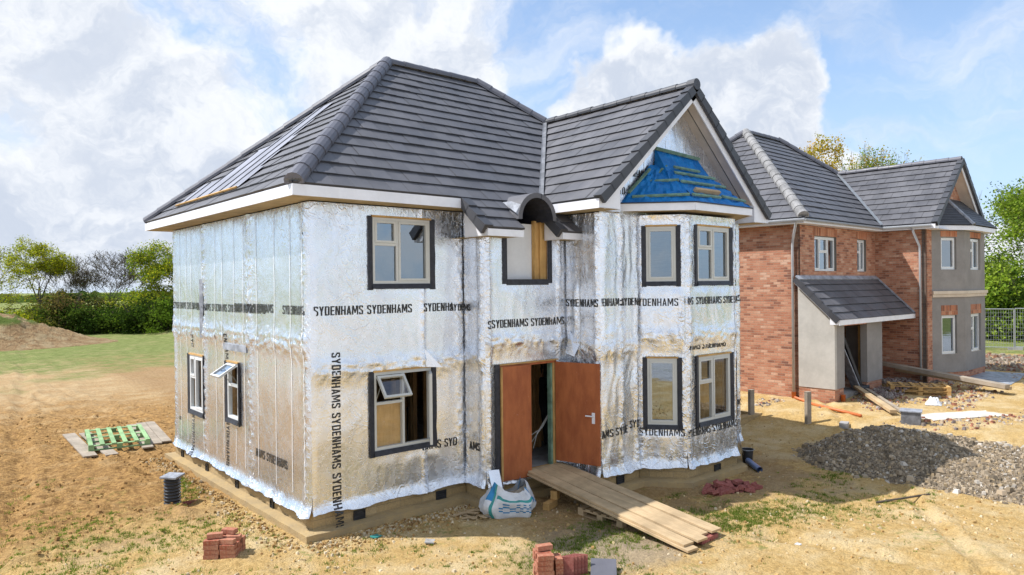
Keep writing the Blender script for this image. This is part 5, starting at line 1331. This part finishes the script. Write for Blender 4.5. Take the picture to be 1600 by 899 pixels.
for (x, y, a, w_, lb, mt) in ((.75, -.62, .4, .09, 'small green-blue scrap of plastic on the stones below the front wall', 'baggreen'), (5.1, -5.2, .2, .06, 'tiny white scrap on the sunlit clay right of the ramp foot', 'bagwhite'), (1.25, -1.35, .9, .12, 'flat pale stone flake on the shadow edge in front of the foil house', 'concrete')):
    m = MB(); m.box(-w_, -w_*.6, 0, w_, w_*.6, .02); o = m.build('stone_flake' if mt == 'concrete' else 'plastic_scrap', M[mt], bevel=.004); place(o, x, y, gz(x, y)+.005, a, .1, .12); tag(o, lb, 'stone' if mt == 'concrete' else 'scrap')

# low block wall joined to the right side of the foil house
m = MB(); a = gz(12, .3); m.box(9.66, -.05, -.2, 13.1, .16, .30); m.box(12.9, .16, -.2, 13.1, 3.5, .31); o = m.build('low_block_wall', M['block']); tag(o, 'low tan blockwork wall stub on the ground right of the foil house', 'wall')

# ---- around the brick house
def hz(x, y): return gz(x, y)
for (x, y, h, lb) in ((12.66, .02, .78, 'squat pale marker post standing left, in front of the brick side wall'), (12.95, -1.42, .80, 'pale marker post standing in front of the rendered porch wall')):
    m = MB(); m.box(-.07, -.05, -.1, .07, .05, h, long_uv=True); m.box(-.075, -.055, h, .075, .055, h+.02); o = m.build('marker_post', M['greyboard'], bevel=.006); place(o, x, y, hz(x, y), -.3); tag(o, lb, 'post')
m = MB(); m.tube([(15.3, .15, .46), (14.6, -.75, .445), (13.9, -2.35, .42)], .04, 10); o = m.build('orange_drain_pipe', M['orange'], smooth=True); tag(o, 'long orange drain pipe on the ground in front of the brick house', 'pipe')
m = MB(); m.box(-.16, -.1, 0, .16, .1, .14); o = m.build('concrete_block', M['concrete'], bevel=.01); place(o, 13.1, -2.28, hz(13.1, -2.3), .3); tag(o, 'pale concrete block alone on the clay near the orange pipe', 'block')
rg = empty('manhole_riser', 'grey square manhole riser with slab lid on the clay before the porch', 'manhole', (13.98, -3.52, hz(13.98, -3.5)-.10), .3)
m = MB(); m.box(-.21, -.21, 0, .21, .21, .36); m.build('riser', M['leaddark'], rg, bevel=.01); m = MB(); m.box(-.24, -.24, .362, .24, .24, .395); m.build('riser_lid', M['lead'], rg, bevel=.008)
for k, (z, a, lb) in enumerate(((0, .12, 'lower pallet of the two stacked beside the brick house wing'), (.145, .16, 'upper pallet of the two stacked beside the brick house wing'))):
    pallet('pallet', lb, M['wood'], 18.7, -2.0, hz(18.7, -2)+z, -1.12+a*.3, 1.6, .9, 6, group='stacked pallets by the brick house')
plank('long thick timber pole lying from the porch to the sunlit clay, beside the brick wing', 20.9, .0, 1.0, 20.3, -3.9, .62, .30, .12, 'greyboard', None, 'timber pole', 'timber_pole')
plank('thinner timber beneath the long pole beside the brick wing', 21.3, -.4, .78, 20.6, -3.9, .55, .2, .1, 'board', None, 'timber pole', 'timber_pole')
plank('long timber sloping from the porch doorway down to the manhole riser', 17.3, -.75, .63, 14.4, -2.95, .50, .16, .08, 'board', None, 'timber pole', 'timber_pole')
plank('thin timber lying alongside the sloping one at the porch doorway', 17.5, -1.0, .56, 14.7, -3.05, .48, .10, .06, 'greyboard', None, 'timber pole', 'timber_pole')
# wrapped door panels leaning in the porch
def lean(label, x, y, a, tilt, w_, h, th, mat, z=.56, cat='panel', name='door_panel'):
    m = MB(); m.box(-w_/2, -th/2, 0, w_/2, th/2, h); o = m.build(name, M[mat], bevel=.005); place(o, x, y, z, a, tilt, 0); return tag(o, label, cat)
lean('black wrapped panel leaning at a slant inside the porch', 17.75, -.62, R(60), R(-22), .5, 1.75, .08, 'black')
lean('grey edged panel leaning in front of the black one inside the porch', 17.45, -.72, R(60), R(-24), .42, 1.4, .03, 'lead')
m = MB()
for k in range(9): m.tube([(17.3+.06*k, -.75, .60+.02*math.sin(k)), (17.4+.06*k, -.90, .60)], .09, 8)
o = m.build('plastic_sheeting', M['black'], smooth=True); tag(o, 'crumpled black plastic sheet on the porch floor', 'sheeting')
# dust sheet, white bag, tarp by the bay
def sheet(name, label, cx, cy, rx, ry, rz, mat, h, cat, seed):
    m = MB(); n = 16; c, s_ = math.cos(rz), math.sin(rz); g = []
    for jj in range(n+1):
        row = []
        for i in range(n+1):
            u, v = i/n*2-1, jj/n*2-1; e = 1-.16*nz3(u*2, v*2, seed); x, y = u*rx*e, v*ry*e; X, Y = cx+x*c-y*s_, cy+x*s_+y*c
            row.append((X, Y, hz(X, Y)+.012+h*max(0, (1-u*u)*(1-v*v))*(.6+.8*abs(nz3(u*2.5, v*2.5, seed+2)))))
        g.append(row)
    for jj in range(n):
        for i in range(n): m.face([g[jj][i], g[jj][i+1], g[jj+1][i+1], g[jj+1][i]])
    o = m.build(name, M[mat], smooth=True); return tag(o, label, cat)
sheet('dust_sheet', 'flat white dusty sheet on the clay in front of the brick house', 15.6, -4.1, 1.2, .42, -.5, 'dustsheet', .03, 'sheet', 1.)
sheet('plastic_bag', 'small crumpled white plastic bag among rubble near the pallets', 17.0, -3.0, .25, .2, .3, 'bagwhite', .22, 'plastic bag', 2.)
sheet('groundsheet', 'grey-blue groundsheet spread at the foot of the rendered bay', 24.5, -2.2, 1.9, 1.0, .1, 'lead', .10, 'sheet', 3.)

# loose stones, each pile one mass
def pebble(mb, x, y, z, s_, col, r_):
    a = [Vector((r_.uniform(.7, 1.2)*s_, 0, 0)), Vector((0, r_.uniform(.6, 1.2)*s_, 0)), Vector((-r_.uniform(.7, 1.2)*s_, 0, 0)), Vector((0, -r_.uniform(.6, 1.2)*s_, 0))]
    th = r_.uniform(0, 6.28); c, s2 = math.cos(th), math.sin(th); h = r_.uniform(.45, .9)*s_; o = Vector((x, y, z))
    lo = [o+Vector((p.x*c-p.y*s2, p.x*s2+p.y*c, -.3*h)) for p in a]; k = r_.uniform(.45, .8); off = Vector((j_(r_, .25*s_), j_(r_, .25*s_), h))
    hi = [o+off+Vector((p.x*c-p.y*s2, p.x*s2+p.y*c, 0))*k for p in a]
    mb.face(hi, col=col)
    for i in range(4): mb.face([lo[i], lo[(i+1) % 4], hi[(i+1) % 4], hi[i]], col=col)
def j_(r_, a): return r_.uniform(-a, a)
def tint(c, k): return tuple(v*k for v in c)
r1 = random.Random(5); mb = MB()
def near_house(x, y): return -.2 < x < 9.8 and y > -.15 and y < 7.3 or (2.8 < x < 5.1 and y > -.75 and y < 1) or (4.8 < x < 9.8 and -2.4 < y < 1)
CL = [(.50, .34, .15), (.40, .25, .10), (.58, .45, .26), (.32, .19, .08), (.62, .52, .36)]
n_ = 0
while n_ < 12000:
    x = r1.uniform(-5, 13); y = r1.uniform(-8, 16)
    dd = math.hypot(x+4.9, y+10.4)
    if near_house(x, y) or r1.random() > min(1, 9/dd): continue
    dens_ = .35+.65*max(0, min(1, (y-2-.25*x)/3)) if x < 1 else .2
    if fbm(x*.8, y*.8, 3., 3) < r1.uniform(-.7, .6)*(1.1-dens_) : continue
    n_ += 1; brown = x < 1.2 and y > 2.2+.25*x
    c = CL[r1.choice((1, 3, 1, 0, 3)) if brown else r1.choice((0, 0, 1, 2, 4))]
    s_ = (.008+.028*r1.random()**3.2)*(1.25 if brown else 1)
    pebble(mb, x, y, gz(x, y)+s_*.1, s_, tint(c, r1.uniform(.8, 1.15)), r1)
for _ in range(1500):      # scree against the footing
    x = r1.uniform(-.25, 3.0); y = -.24-abs(r1.gauss(0, .3)); s_ = .008+.028*r1.random()**2
    pebble(mb, x, y, gz(x, y)+s_*.2, s_, tint(r1.choice(CL), r1.uniform(.7, 1.1)), r1)
for _ in range(900):
    x = -.27-abs(r1.gauss(0, .22)); y = r1.uniform(-.3, 7.2); s_ = .01+.03*r1.random()**2
    pebble(mb, x, y, gz(x, y)+s_*.2, s_, tint(r1.choice(CL), r1.uniform(.7, 1.1)), r1)
tag(mb.build('clay_lumps', M['vcol'], colors=True), kind='stuff', label='scattered small clay lumps and stones over the bare ground', cat='stones')
# gravel heap on the right
def gheap(x, y):
    yy = y+1.9                                 # north tip
    t_ = max(0, min(1, -yy/1.6)); t_ = t_*t_*(3-2*t_); cxx = 11.25-.18*yy*0; hw = .55+.95*t_
    fall = max(0, min(1, (y+11.5)/3))
    h = .63*t_*(1-.40*max(0, min(1, (-y-3.4)/3)))*(1+.16*nz3(x*.8, y*.8, 3)+.10*nz3(x*2.1, y*2.1, 4))
    d = (x-cxx-.1*nz3(y, 2.))/(hw*(1.15 if x < cxx else 1.5))
    return fall*h*max(0, 1-abs(d)**1.7)**1.05+.02*fbm(x*4, y*4, 1, 3)-(.08 if abs(d) > 1 or t_ == 0 else 0)
heap('gravel_heap', M['gravel'], 11.6, -6.4, gheap, 3.2, 5.4, .07, dict(kind='stuff', label='long grey heap of gravel and broken stone on the clay at the right', cat='gravel heap'))
mb = MB(); r1 = random.Random(9); n_ = 0
while n_ < 42000:
    x = r1.uniform(9.0, 13.6); y = r1.uniform(-9.5, -1.6); h = gheap(x, y)
    if h < .0 and r1.random() > .03: continue
    n_ += 1; s_ = .006+.045*r1.random()**11+.012*r1.random()**1.5
    low = 1-min(1, h/.5)
    if r1.random() < .012*low: s_ = r1.uniform(.04, .10)
    c = r1.choice([(.27, .215, .15), (.36, .285, .20), (.20, .165, .12), (.44, .36, .26), (.38, .29, .18)]) if r1.random() > .08 else (.56, .51, .44)
    pebble(mb, x, y, gz(x, y)-.06+max(h, 0)+s_*.15, s_, tint(c, r1.uniform(.7, 1.15)), r1)
tag(mb.build('heap_stones', M['vcol'], colors=True), kind='stuff', label='broken stones covering the grey gravel heap', cat='stones')
# builder's rubble before the brick house
mb = MB(); r1 = random.Random(12)
for _ in range(13000):
    x = r1.uniform(13.6, 27); y = -2.4+j_(r1, 3.2)-.06*(x-14)
    if fbm(x*.55, y*.8, 7., 3) < .02 or (x > 15.5 and y > -.9) or (x > 21.2 and y > -1.6): continue
    s_ = .010+.055*r1.random()**5
    c = r1.choice([(.42, .20, .13), (.50, .40, .28), (.34, .30, .27), (.28, .13, .09), (.55, .48, .40), (.2, .17, .16)])
    pebble(mb, x, y, gz(x, y)+s_*.2, s_, tint(c, r1.uniform(.7, 1.15)), r1)
for _ in range(3500):
    x = r1.uniform(17, 21); y = r1.uniform(-1.9, -.1); s_ = .012+.06*r1.random()**3
    c = r1.choice([(.25, .19, .18), (.30, .25, .23), (.20, .13, .11), (.36, .32, .28)])
    pebble(mb, x, y, gz(x, y)+.05+.25*max(0, fbm(x, y, 2, 2)), s_, tint(c, r1.uniform(.7, 1.1)), r1)
for _ in range(3000):
    x = r1.uniform(27, 34); y = r1.uniform(-4, 2); s_ = .03+.11*r1.random()**4
    pebble(mb, x, y, gz(x, y)+s_*.2, s_, tint(r1.choice([(.3, .26, .2), (.4, .34, .28), (.3, .17, .12)]), r1.uniform(.7, 1.1)), r1)
tag(mb.build('building_rubble', M['vcol'], colors=True), kind='stuff', label='broken brick and stone rubble strewn before the brick house', cat='rubble')
# weeds and grass
mb = MB(); r1 = random.Random(21)
def tuft(x, y, s_, n, cols):
    z = gz(x, y)-.01
    for _ in range(n):
        a = r1.uniform(0, 6.28); r_ = abs(r1.gauss(0, s_)); bx_, by_ = x+r_*math.cos(a), y+r_*math.sin(a); h = r1.uniform(.02, .065)*(.7+s_*3); w_ = r1.uniform(.004, .009); a2 = r1.uniform(0, 6.28)
        lx, ly = r1.uniform(-.03, .03), r1.uniform(-.03, .03)
        mb.face([(bx_-w_*math.cos(a2), by_-w_*math.sin(a2), z), (bx_+w_*math.cos(a2), by_+w_*math.sin(a2), z), (bx_+lx, by_+ly, z+h)], col=tint(r1.choice(cols), r1.uniform(.7, 1.2)))
GC = [(.16, .24, .04), (.24, .30, .07), (.12, .20, .03), (.34, .34, .12)]
PATCH = [(-3.3, 3.2, 1.0, .5, 30), (-2.6, 1.9, 1.3, .5, 40), (-3.0, .6, .9, .5, 34), (-1.9, 1.2, .9, .35, 26), (-1.2, 1.8, .7, .4, 18), (-2.2, -.6, .9, .4, 16), (-.6, .9, .4, .9, 14), (.1, -1.2, .9, .4, 18), (-.55, 4.6, .12, .7, 26), (-.7, 3.9, .2, .3, 14),
         (2.3, -3.3, .7, .45, 70), (2.9, -2.9, .8, .3, 40), (2.1, -3.9, .5, .4, 40), (5.6, -3.9, .5, .6, 70), (6.4, -4.1, .9, .4, 60), (5.0, -3.6, .3, .5, 40), (7.2, -4.6, .9, .4, 30), (9.3, -3.8, .6, .3, 22), (8.2, -5.2, 1., .5, 24), (3.7, -2.6, .3, .2, 10), (3.6, -3.3, .3, .4, 24), (6.0, -2.35, .2, .1, 8), (-3.6, -.9, .9, .5, 22), (-2.9, 5.5, 1., 1., 10), (1.1, -2.5, .9, .5, 10), (-2.3, 2.9, .8, .3, 16)]
for (px_, py_, sx_, sy_, n) in PATCH:
    for _ in range(int(n*2.6)):
        x, y = r1.gauss(px_, sx_*.7), r1.gauss(py_, sy_*.7)
        if near_house(x, y): continue
        tuft(x, y, r1.uniform(.02, .09), r1.randint(14, 42), GC)
for _ in range(220):
    x, y = r1.uniform(-5, 9), r1.uniform(-7, 3)
    if near_house(x, y) : continue
    tuft(x, y, r1.uniform(.01, .05), r1.randint(5, 16), GC)
tag(mb.build('grass_tufts', M['leaf'], colors=True), kind='stuff', label='small green weeds and grass growing through the clay', cat='grass')
mb = MB(); mb.tube([(8.05, -5.1, gz(8, -5.1)+.02), (8.5, -5.35, gz(8.5, -5.3)+.03), (9.2, -5.55, gz(9.2, -5.5)+.015)], .018, 6); tag(mb.build('stick', M['bark']), 'thin stick lying on the sunlit clay in front of the gravel heap', 'stick')
mb = MB()
for k in range(9):
    x, y = 2.6+rr.uniform(-.4, .4), -.95+rr.uniform(-.12, .3); a = rr.uniform(0, 3); l_ = rr.uniform(.1, .28)
    mb.bar((x-l_*math.cos(a), y-l_*math.sin(a), gz(x, y)+.03+rr.uniform(0, .05)), (x+l_*math.cos(a), y+l_*math.sin(a), gz(x, y)+.02), .07, .008)
tag(mb.build('wood_scraps', M['board']), kind='stuff', label='thin splintered board scraps on the earth in the corner left of the bag', cat='wood scraps')

# ================================================================ mesh fence panels on the right
def fence_panel(x, y, a, label):
    e = empty('fence_panel', label, 'fence panel', (x, y, gz(x, y)), a, 'steel mesh fence panels')
    m = MB()
    for p, q in (((0, 0, .1), (0, 0, 2.05)), ((3.4, 0, .1), (3.4, 0, 2.05)), ((0, 0, .15), (3.4, 0, .15)), ((0, 0, 2.05), (3.4, 0, 2.05))): m.tube([p, q], .028, 6)
    m.build('tube_frame', M['metalgrey'], e)
    m = MB()
    for k in range(1, 32): m.tube([(k*3.4/32, 0, .15), (k*3.4/32, 0, 2.05)], .006, 3, caps=False)
    for k in range(1, 10): m.tube([(0, 0, .15+k*.19), (3.4, 0, .15+k*.19)], .006, 3, caps=False)
    m.build('wire_mesh', M['metalgrey'], e)
    m = MB(); m.box(-.3, -.1, 0, .3, .1, .14); m.build('base_block', M['concrete'], e)
fx, fy = 35.6, 3.2
for k, lb in enumerate(('steel mesh fence panel, mostly hidden behind the rendered bay', 'steel mesh fence panel just right of the rendered bay', 'steel mesh fence panel cut by the right edge of the picture')):
    fence_panel(fx, fy, R(-66), lb); fx += 3.45*math.cos(R(-66)); fy += 3.45*math.sin(R(-66))

# ================================================================ trees
def make_tree(name, label, cat, x, y, H, trunk_h, spread, seed, leaves, cols, lsize=.24, lrad=.9, bark='bark', depth=5, group=None, tr=.22, flat=1., lean_=(0, 0), up=.5, twigs=True, low=0., wide=1., gap=.3):
    rt = random.Random(seed); e = empty(name, label, cat, (x, y, gz(x, y)-.1), 0, group); mb = MB(); tips = []
    def grow(p, d, L, r_, lv):
        pts = [p]; rs = [r_]; n = 3; q = p
        for i in range(n):
            d = (d+Vector((rt.gauss(0, .18), rt.gauss(0, .18), rt.gauss(0, .12)+.05*up))).normalized(); q = q+d*L/n; pts.append(q); rs.append(r_*(1-.38*(i+1)/n))
        mb.tube(pts, [max(v_, .021) for v_ in rs], 6 if lv < 2 else 3, caps=False)
        if lv >= depth-2: tips.append((q, lv)); tips.append((pts[1], lv))
        if lv >= depth: return
        kids = rt.choice((2, 3, 3)) if lv else rt.choice((4, 5))
        for k in range(kids):
            az = 6.28*k/kids+rt.uniform(-.6, .6); out_ = rt.uniform(.45, 1.05)*spread
            side_ = Vector((math.cos(az), math.sin(az), 0)); nd = (d*1.0+side_*out_+Vector((0, 0, .25*up))).normalized()
            nd.z *= flat if lv > 1 else 1; nd.normalize()
            grow(q if k else q, nd, L*rt.uniform(.66, .88), rs[-1]*rt.uniform(.6, .8), lv+1)
    L0 = (H-trunk_h)/(2.6 if depth >= 5 else 2.3)
    base = Vector((0, 0, 0)); top = Vector((lean_[0], lean_[1], trunk_h))
    mb.tube([base, top*.5+Vector((rt.gauss(0, .1), rt.gauss(0, .1), 0)), top], [tr*1.25, tr, tr*.85], 8, caps=False)
    for k in range(4):
        az = 6.28*k/4+rt.uniform(-.5, .5); grow(top, Vector((math.cos(az)*spread*.7, math.sin(az)*spread*.7, .9)).normalized(), L0*rt.uniform(.8, 1.1), tr*.6, 1)
    if low:
        for k in range(3):
            az = 6.28*k/3+1; grow(top*low, Vector((math.cos(az), math.sin(az), .35)).normalized(), L0*.8, tr*.4, 2)
    mx_ = max(v[2] for v in mb.v); sc = H/mx_
    mb.v = [(v[0]*sc*wide, v[1]*sc*wide, v[2]*sc) for v in mb.v]; tips = [(Vector((t_.x*sc*wide, t_.y*sc*wide, t_.z*sc)), lv) for t_, lv in tips]
    mb.build('trunk', M[bark], e, smooth=True)
    if leaves:
        lb = MB(); per = max(1, leaves//len(tips))
        for t_, lv in tips:
            tone = rt.uniform(.7, 1.2); cc = rt.choice(cols)
            if rt.random() < (.12 if t_.z > .66*H else .12+gap*(1-t_.z/H/.66)): continue
            for _ in range(per):
                p = t_+Vector((rt.gauss(0, lrad*.5), rt.gauss(0, lrad*.5), rt.gauss(0, lrad*.35)))
                a = Vector((rt.gauss(0, 1), rt.gauss(0, 1), rt.gauss(0, .7))).normalized(); b = a.cross(Vector((rt.gauss(0, 1), rt.gauss(0, 1), rt.gauss(0, 1)))).normalized(); s_ = lsize*rt.uniform(.5, 1.1)
                lb.face([p-a*s_, p+b*s_*.55, p+a*s_, p-b*s_*.55], col=tint(cc, tone*rt.uniform(.8, 1.2)))
        lb.build('crown', M['leaf'], e, colors=True)
    return e
YG = [(.42, .42, .035), (.50, .46, .04), (.34, .38, .04), (.26, .31, .04)]; GG = [(.20, .29, .04), (.28, .37, .05), (.13, .21, .03)]; DG = [(.05, .09, .02), (.08, .12, .025), (.035, .06, .015)]; OG = [(.52, .38, .04), (.58, .36, .05), (.40, .36, .05)]; BR = [(.20, .15, .07), (.15, .14, .05), (.13, .14, .04)]
hgt = lambda py, dist: 3.84+(457-py)/1116*dist
x, y = heading(62, 67); make_tree('oak_tree', 'yellow-green flat-topped tree behind the soil mound at the far left', 'tree', x, y, hgt(368, 67), 3.0, 1.0, 3, 16000, YG, .095, .42, gap=1.2, depth=6, tr=.26, flat=.6, up=.15, low=.75, wide=.52)
x, y = heading(-50, 68); make_tree('oak_tree', 'yellow-green tree partly cut by the left edge of the picture', 'tree', x, y, hgt(380, 68), 2.4, .95, 8, 11000, YG, .095, .45, depth=6, tr=.26, flat=.7, up=.2, low=.7, wide=.95)
x, y = heading(106, 70); make_tree('bare_tree', 'bare thin-branched tree left of the larger domed one, above the hedge', 'tree', x, y, hgt(396, 70), 2.2, .6, 14, 900, BR, .06, .5, 'bark', depth=7, tr=.17, up=.6, wide=.75)
x, y = heading(168, 70); make_tree('bare_tree', 'bare tree with fine domed crown of twigs, above the hedge', 'tree', x, y, hgt(388, 70), 2.0, .85, 23, 500, BR, .05, .5, 'bark', depth=7, tr=.22, up=.5, wide=1.05)
x, y = heading(258, 67); make_tree('leafy_tree', 'bright green bushy tree half hidden by the left edge of the foil house', 'tree', x, y, hgt(386, 67), 1.4, .9, 31, 20000, YG+GG, .11, .6, depth=6, tr=.22, low=.7, wide=.62)
x, y = heading(330, 68); make_tree('leafy_tree', 'green tree standing behind the foil house', 'tree', x, y, hgt(405, 68), 1.4, .9, 37, 1500, GG, .3, 1.1, depth=4, tr=.25, wide=.7)
# hedge bushes
def bush(label, x, y, w_, h, n, cols, seed, ls=.13, name='hedge_bush', group='bushes of the far hedge'):
    rt = random.Random(seed); e = empty(name, label, 'bush', (x, y, gz(x, y)-.05), 0, group); m = MB()
    for k in range(7):
        a = rt.uniform(0, 6.28); m.tube([(0, 0, 0), (math.cos(a)*w_*.25, math.sin(a)*w_*.25, h*.45), (math.cos(a)*w_*.4, math.sin(a)*w_*.4, h*.8)], [.06, .04, .015], 4, caps=False)
    m.build('stem', M['bark'], e); lb = MB(); cl = []
    for _ in range(26):
        a = rt.uniform(0, 6.28); r_ = w_*.5*math.sqrt(rt.random()); zz = h*rt.uniform(.1, .85)*(1-.35*(r_/w_*2)**2); cl.append((r_*math.cos(a), r_*math.sin(a), zz, rt.choice(cols), rt.uniform(.7, 1.25)))
    for _ in range(n):
        c = rt.choice(cl); p = Vector((c[0]+rt.gauss(0, w_*.12), c[1]+rt.gauss(0, w_*.12), max(.05, c[2]+rt.gauss(0, h*.10))))
        a = Vector((rt.gauss(0, 1), rt.gauss(0, 1), rt.gauss(0, .7))).normalized(); b = a.cross(Vector((rt.gauss(0, 1), rt.gauss(0, 1), rt.gauss(0, 1)))).normalized(); s_ = ls*rt.uniform(.5, 1.2)
        lb.face([p-a*s_, p+b*s_*.6, p+a*s_, p-b*s_*.6], col=tint(c[3], c[4]*rt.uniform(.8, 1.2)))
    lb.build('foliage', M['leaf'], e, colors=True); return e
HB = [(-30, 65, 5, 2.8, GG, 'bright green bush of the hedge at the left picture edge'), (22, 66, 4.5, 2.8, YG, 'bright green bush left of the yellow-green oak trunk'), (92, 64, 4.5, 4.0, BR+DG, 'brownish thorn bush right behind the soil mound'), (125, 66, 4.5, 3.6, DG+BR, 'dark green bush below the smaller bare tree'),
      (150, 64, 4.0, 2.6, DG, 'dark low bush left below the domed bare tree'), (190, 65, 4.5, 2.8, DG+GG, 'mixed green bush right below the domed bare tree'), (225, 64, 4.5, 2.9, DG, 'dark evergreen bush left of the bright green tree'), (258, 63, 4.0, 2.7, DG+GG, 'dark bush at the foot of the bright green tree'),
      (295, 65, 5, 3.0, DG, 'bush behind the left edge of the foil house'), (62, 70, 5, 3.0, YG+GG, 'light green bush behind the oak trunk'), (210, 70, 6, 3.4, YG+GG, 'light green bush rising behind the dark hedge bushes')]
for k, (px_, dist, w_, h, cols, lb) in enumerate(HB):
    x, y = heading(px_, dist); bush(lb, x, y, w_, h*(1.16 if px_ > 70 else .95), 4200, cols, 50+k)
# far wooded field edge
mb = MB(); r1 = random.Random(77)
for _ in range(16000):
    a = r1.uniform(R(-12), R(105)); dist = r1.uniform(260, 330); x, y = CAM.x+math.sin(a)*dist, CAM.y+math.cos(a)*dist; z = abs(r1.gauss(0, 1.3))*(.6+.5*nz3(a*14, 0))+.5
    s_ = r1.uniform(.6, 1.6); t_ = Vector((math.cos(a), -math.sin(a), 0)); mb.face([(x-t_.x*s_, y-t_.y*s_, z), (x+t_.x*s_*.4, y+t_.y*s_*.4, z-s_*.7), (x+t_.x*s_, y+t_.y*s_, z+s_*.3), (x, y, z+s_*.8)], col=tint(r1.choice([(.10, .15, .05), (.14, .19, .06), (.12, .14, .07)]), r1.uniform(.8, 1.3)))
tag(mb.build('distant_woods', M['leaf'], colors=True), kind='stuff', label='low line of far woods on the horizon', cat='woods')
# right-hand trees
def rtree(px_, dist, pytop, **k): 
    x, y = heading(px_, dist); return dict(x=x, y=y, H=3.84+(442-pytop)/1116*dist)
LG = [(.26, .36, .05), (.20, .30, .04), (.32, .40, .08), (.12, .20, .03)]
q = rtree(1600, 45, 292); make_tree('leafy_tree', 'large light green tree rising behind the fence panels at the right edge', 'tree', q['x'], q['y'], q['H'], 1.6, .8, 41, 34000, LG, .12, .75, gap=.05, depth=6, tr=.3, low=.6, wide=.78)
q = rtree(1665, 56, 262); make_tree('leafy_tree', 'darker green tree cut by the right edge of the picture', 'tree', q['x'], q['y'], q['H'], 2.0, .8, 43, 16000, GG+DG, .13, .8, depth=6, tr=.3, low=.6, wide=.7)
q = rtree(1280, 50, 224); make_tree('leafy_tree', 'golden-leaved tree top above the left part of the brick house ridge', 'tree', q['x'], q['y'], q['H'], 3.0, .8, 45, 24000, OG, .10, .42, depth=6, tr=.3, wide=.5)
q = rtree(1385, 52, 229); make_tree('leafy_tree', 'sparse olive and golden tree top behind the brick house gable roof', 'tree', q['x'], q['y'], q['H'], 3.0, .7, 47, 11000, OG+GG, .09, .4, depth=6, tr=.3, wide=.4)
q = rtree(1524, 60, 302); make_tree('bare_tree', 'bare twiggy tree between the brick gable and the green trees', 'tree', q['x'], q['y'], q['H'], 3.0, .6, 49, 0, BR, .1, .6, 'barkpale', depth=6, tr=.12, wide=.35)
for k, (px_, dist, w_, h, cols, lb) in enumerate(((1548, 43, 4.5, 4.6, LG+GG, 'green bush beside the rendered bay, behind the mesh fence'), (1585, 42, 4.5, 4.2, GG+DG, 'dark based green bush behind the mesh fence'), (1625, 41, 5, 4.6, GG+DG, 'green bush behind the fence at the right picture edge'), (1520, 44, 5, 4.5, GG+DG, 'green bush hidden behind the brick house bay'))):
    x, y = heading(px_, dist); bush(lb, x, y, w_, h, 5000, cols, 90+k, group='bushes behind the mesh fence')

# ================================================================ person standing inside the doorway
px_, py_ = 5.46, .69
pe = None
vs = [((0, 0, .98), .145), ((0, 0, 1.12), .15), ((0, .0, 1.30), .165), ((0, 0, 1.43), .14), ((0, 0, 1.52), .062), ((0, .015, 1.60), .085), ((0, .015, 1.72), .10), ((0, .01, 1.80), .055),
      ((-.19, 0, 1.42), .065), ((-.235, .01, 1.16), .048), ((-.235, .08, .95), .036), ((-.23, .10, .86), .04), ((.19, 0, 1.42), .065), ((.235, .01, 1.16), .048), ((.22, .12, .97), .036), ((.22, .16, .88), .04),
      ((-.095, 0, .90), .105), ((-.10, .02, .50), .070), ((-.105, -.02, .09), .048), ((-.11, .14, .04), .04), ((.095, 0, .90), .105), ((.12, .03, .50), .070), ((.13, .0, .09), .048), ((.14, .16, .04), .04)]
es = [(0, 1), (1, 2), (2, 3), (3, 4), (4, 5), (5, 6), (6, 7), (3, 8), (8, 9), (9, 10), (10, 11), (3, 12), (12, 13), (13, 14), (14, 15), (0, 16), (16, 17), (17, 18), (18, 19), (0, 20), (20, 21), (21, 22), (22, 23)]
# five fingers per hand
for (hx, hy, hz_, hv, sg) in ((-.23, .10, .86, 11, -1), (.22, .16, .88, 15, 1)):
    for fi in range(4):
        o_ = -.028+.018*fi; b0_ = len(vs); vs.append(((hx, hy+o_, hz_-.045), .0105)); vs.append(((hx+sg*-.008, hy+o_+.004, hz_-.085-.006*(fi in (1, 2))), .009)); vs.append(((hx+sg*-.02, hy+o_+.008, hz_-.115-.008*(fi in (1, 2))), .0075)); es += [(hv, b0_), (b0_, b0_+1), (b0_+1, b0_+2)]
    b0_ = len(vs); vs.append(((hx+sg*-.01, hy+.045, hz_-.01), .012)); vs.append(((hx+sg*-.018, hy+.06, hz_-.055), .009)); es += [(hv, b0_), (b0_, b0_+1)]
me = bpy.data.meshes.new('person'); me.from_pydata([v for v, _ in vs], es, [])
po_ = bpy.data.objects.new('person', me); C.objects.link(po_)
md = po_.modifiers.new('skin', 'SKIN'); sl = me.skin_vertices[0].data
for i, (_, r_) in enumerate(vs): sl[i].radius = (r_, r_*(.72 if i < 4 else 1))
sl[0].use_root = True
ss_ = po_.modifiers.new('sub', 'SUBSURF'); ss_.levels = ss_.render_levels = 2
dg = bpy.context.evaluated_depsgraph_get(); me2 = bpy.data.meshes.new_from_object(po_.evaluated_get(dg)); bpy.data.objects.remove(po_)
for m_ in ('skin', 'cloth', 'trousers', 'hair'): me2.materials.append(M[m_])
for p in me2.polygons:
    c = p.center; p.use_smooth = True
    arm = abs(c.x) > .17
    if c.z > 1.51: p.material_index = 3 if (c.z > 1.70 or c.y < -.01 and c.z > 1.58) else 0
    elif arm and c.z < 1.2 and abs(c.x) > .19: p.material_index = 0
    elif c.z > .95: p.material_index = 1
    else: p.material_index = 2
person = bpy.data.objects.new('person', me2); C.objects.link(person)
tag(person, 'person in black T-shirt and dark trousers standing in the dim red doorway', 'person')
person.location = (px_, py_, .45); person.rotation_euler = (0, 0, R(-60)); person.scale = (.97, .97, .97)
mb = MB()
for k in range(3): mb.tube([(4.75-.02*k, -.35, 1.35), (4.6-.05*k, -.3+.02*k, 1.1-.05*k), (4.35+.05*k, -.2, .95-.12*k)], .007, 5)
tag(mb.build('loose_cable', M['cable']), 'loose white cables hanging inside the red doorway', 'cable')
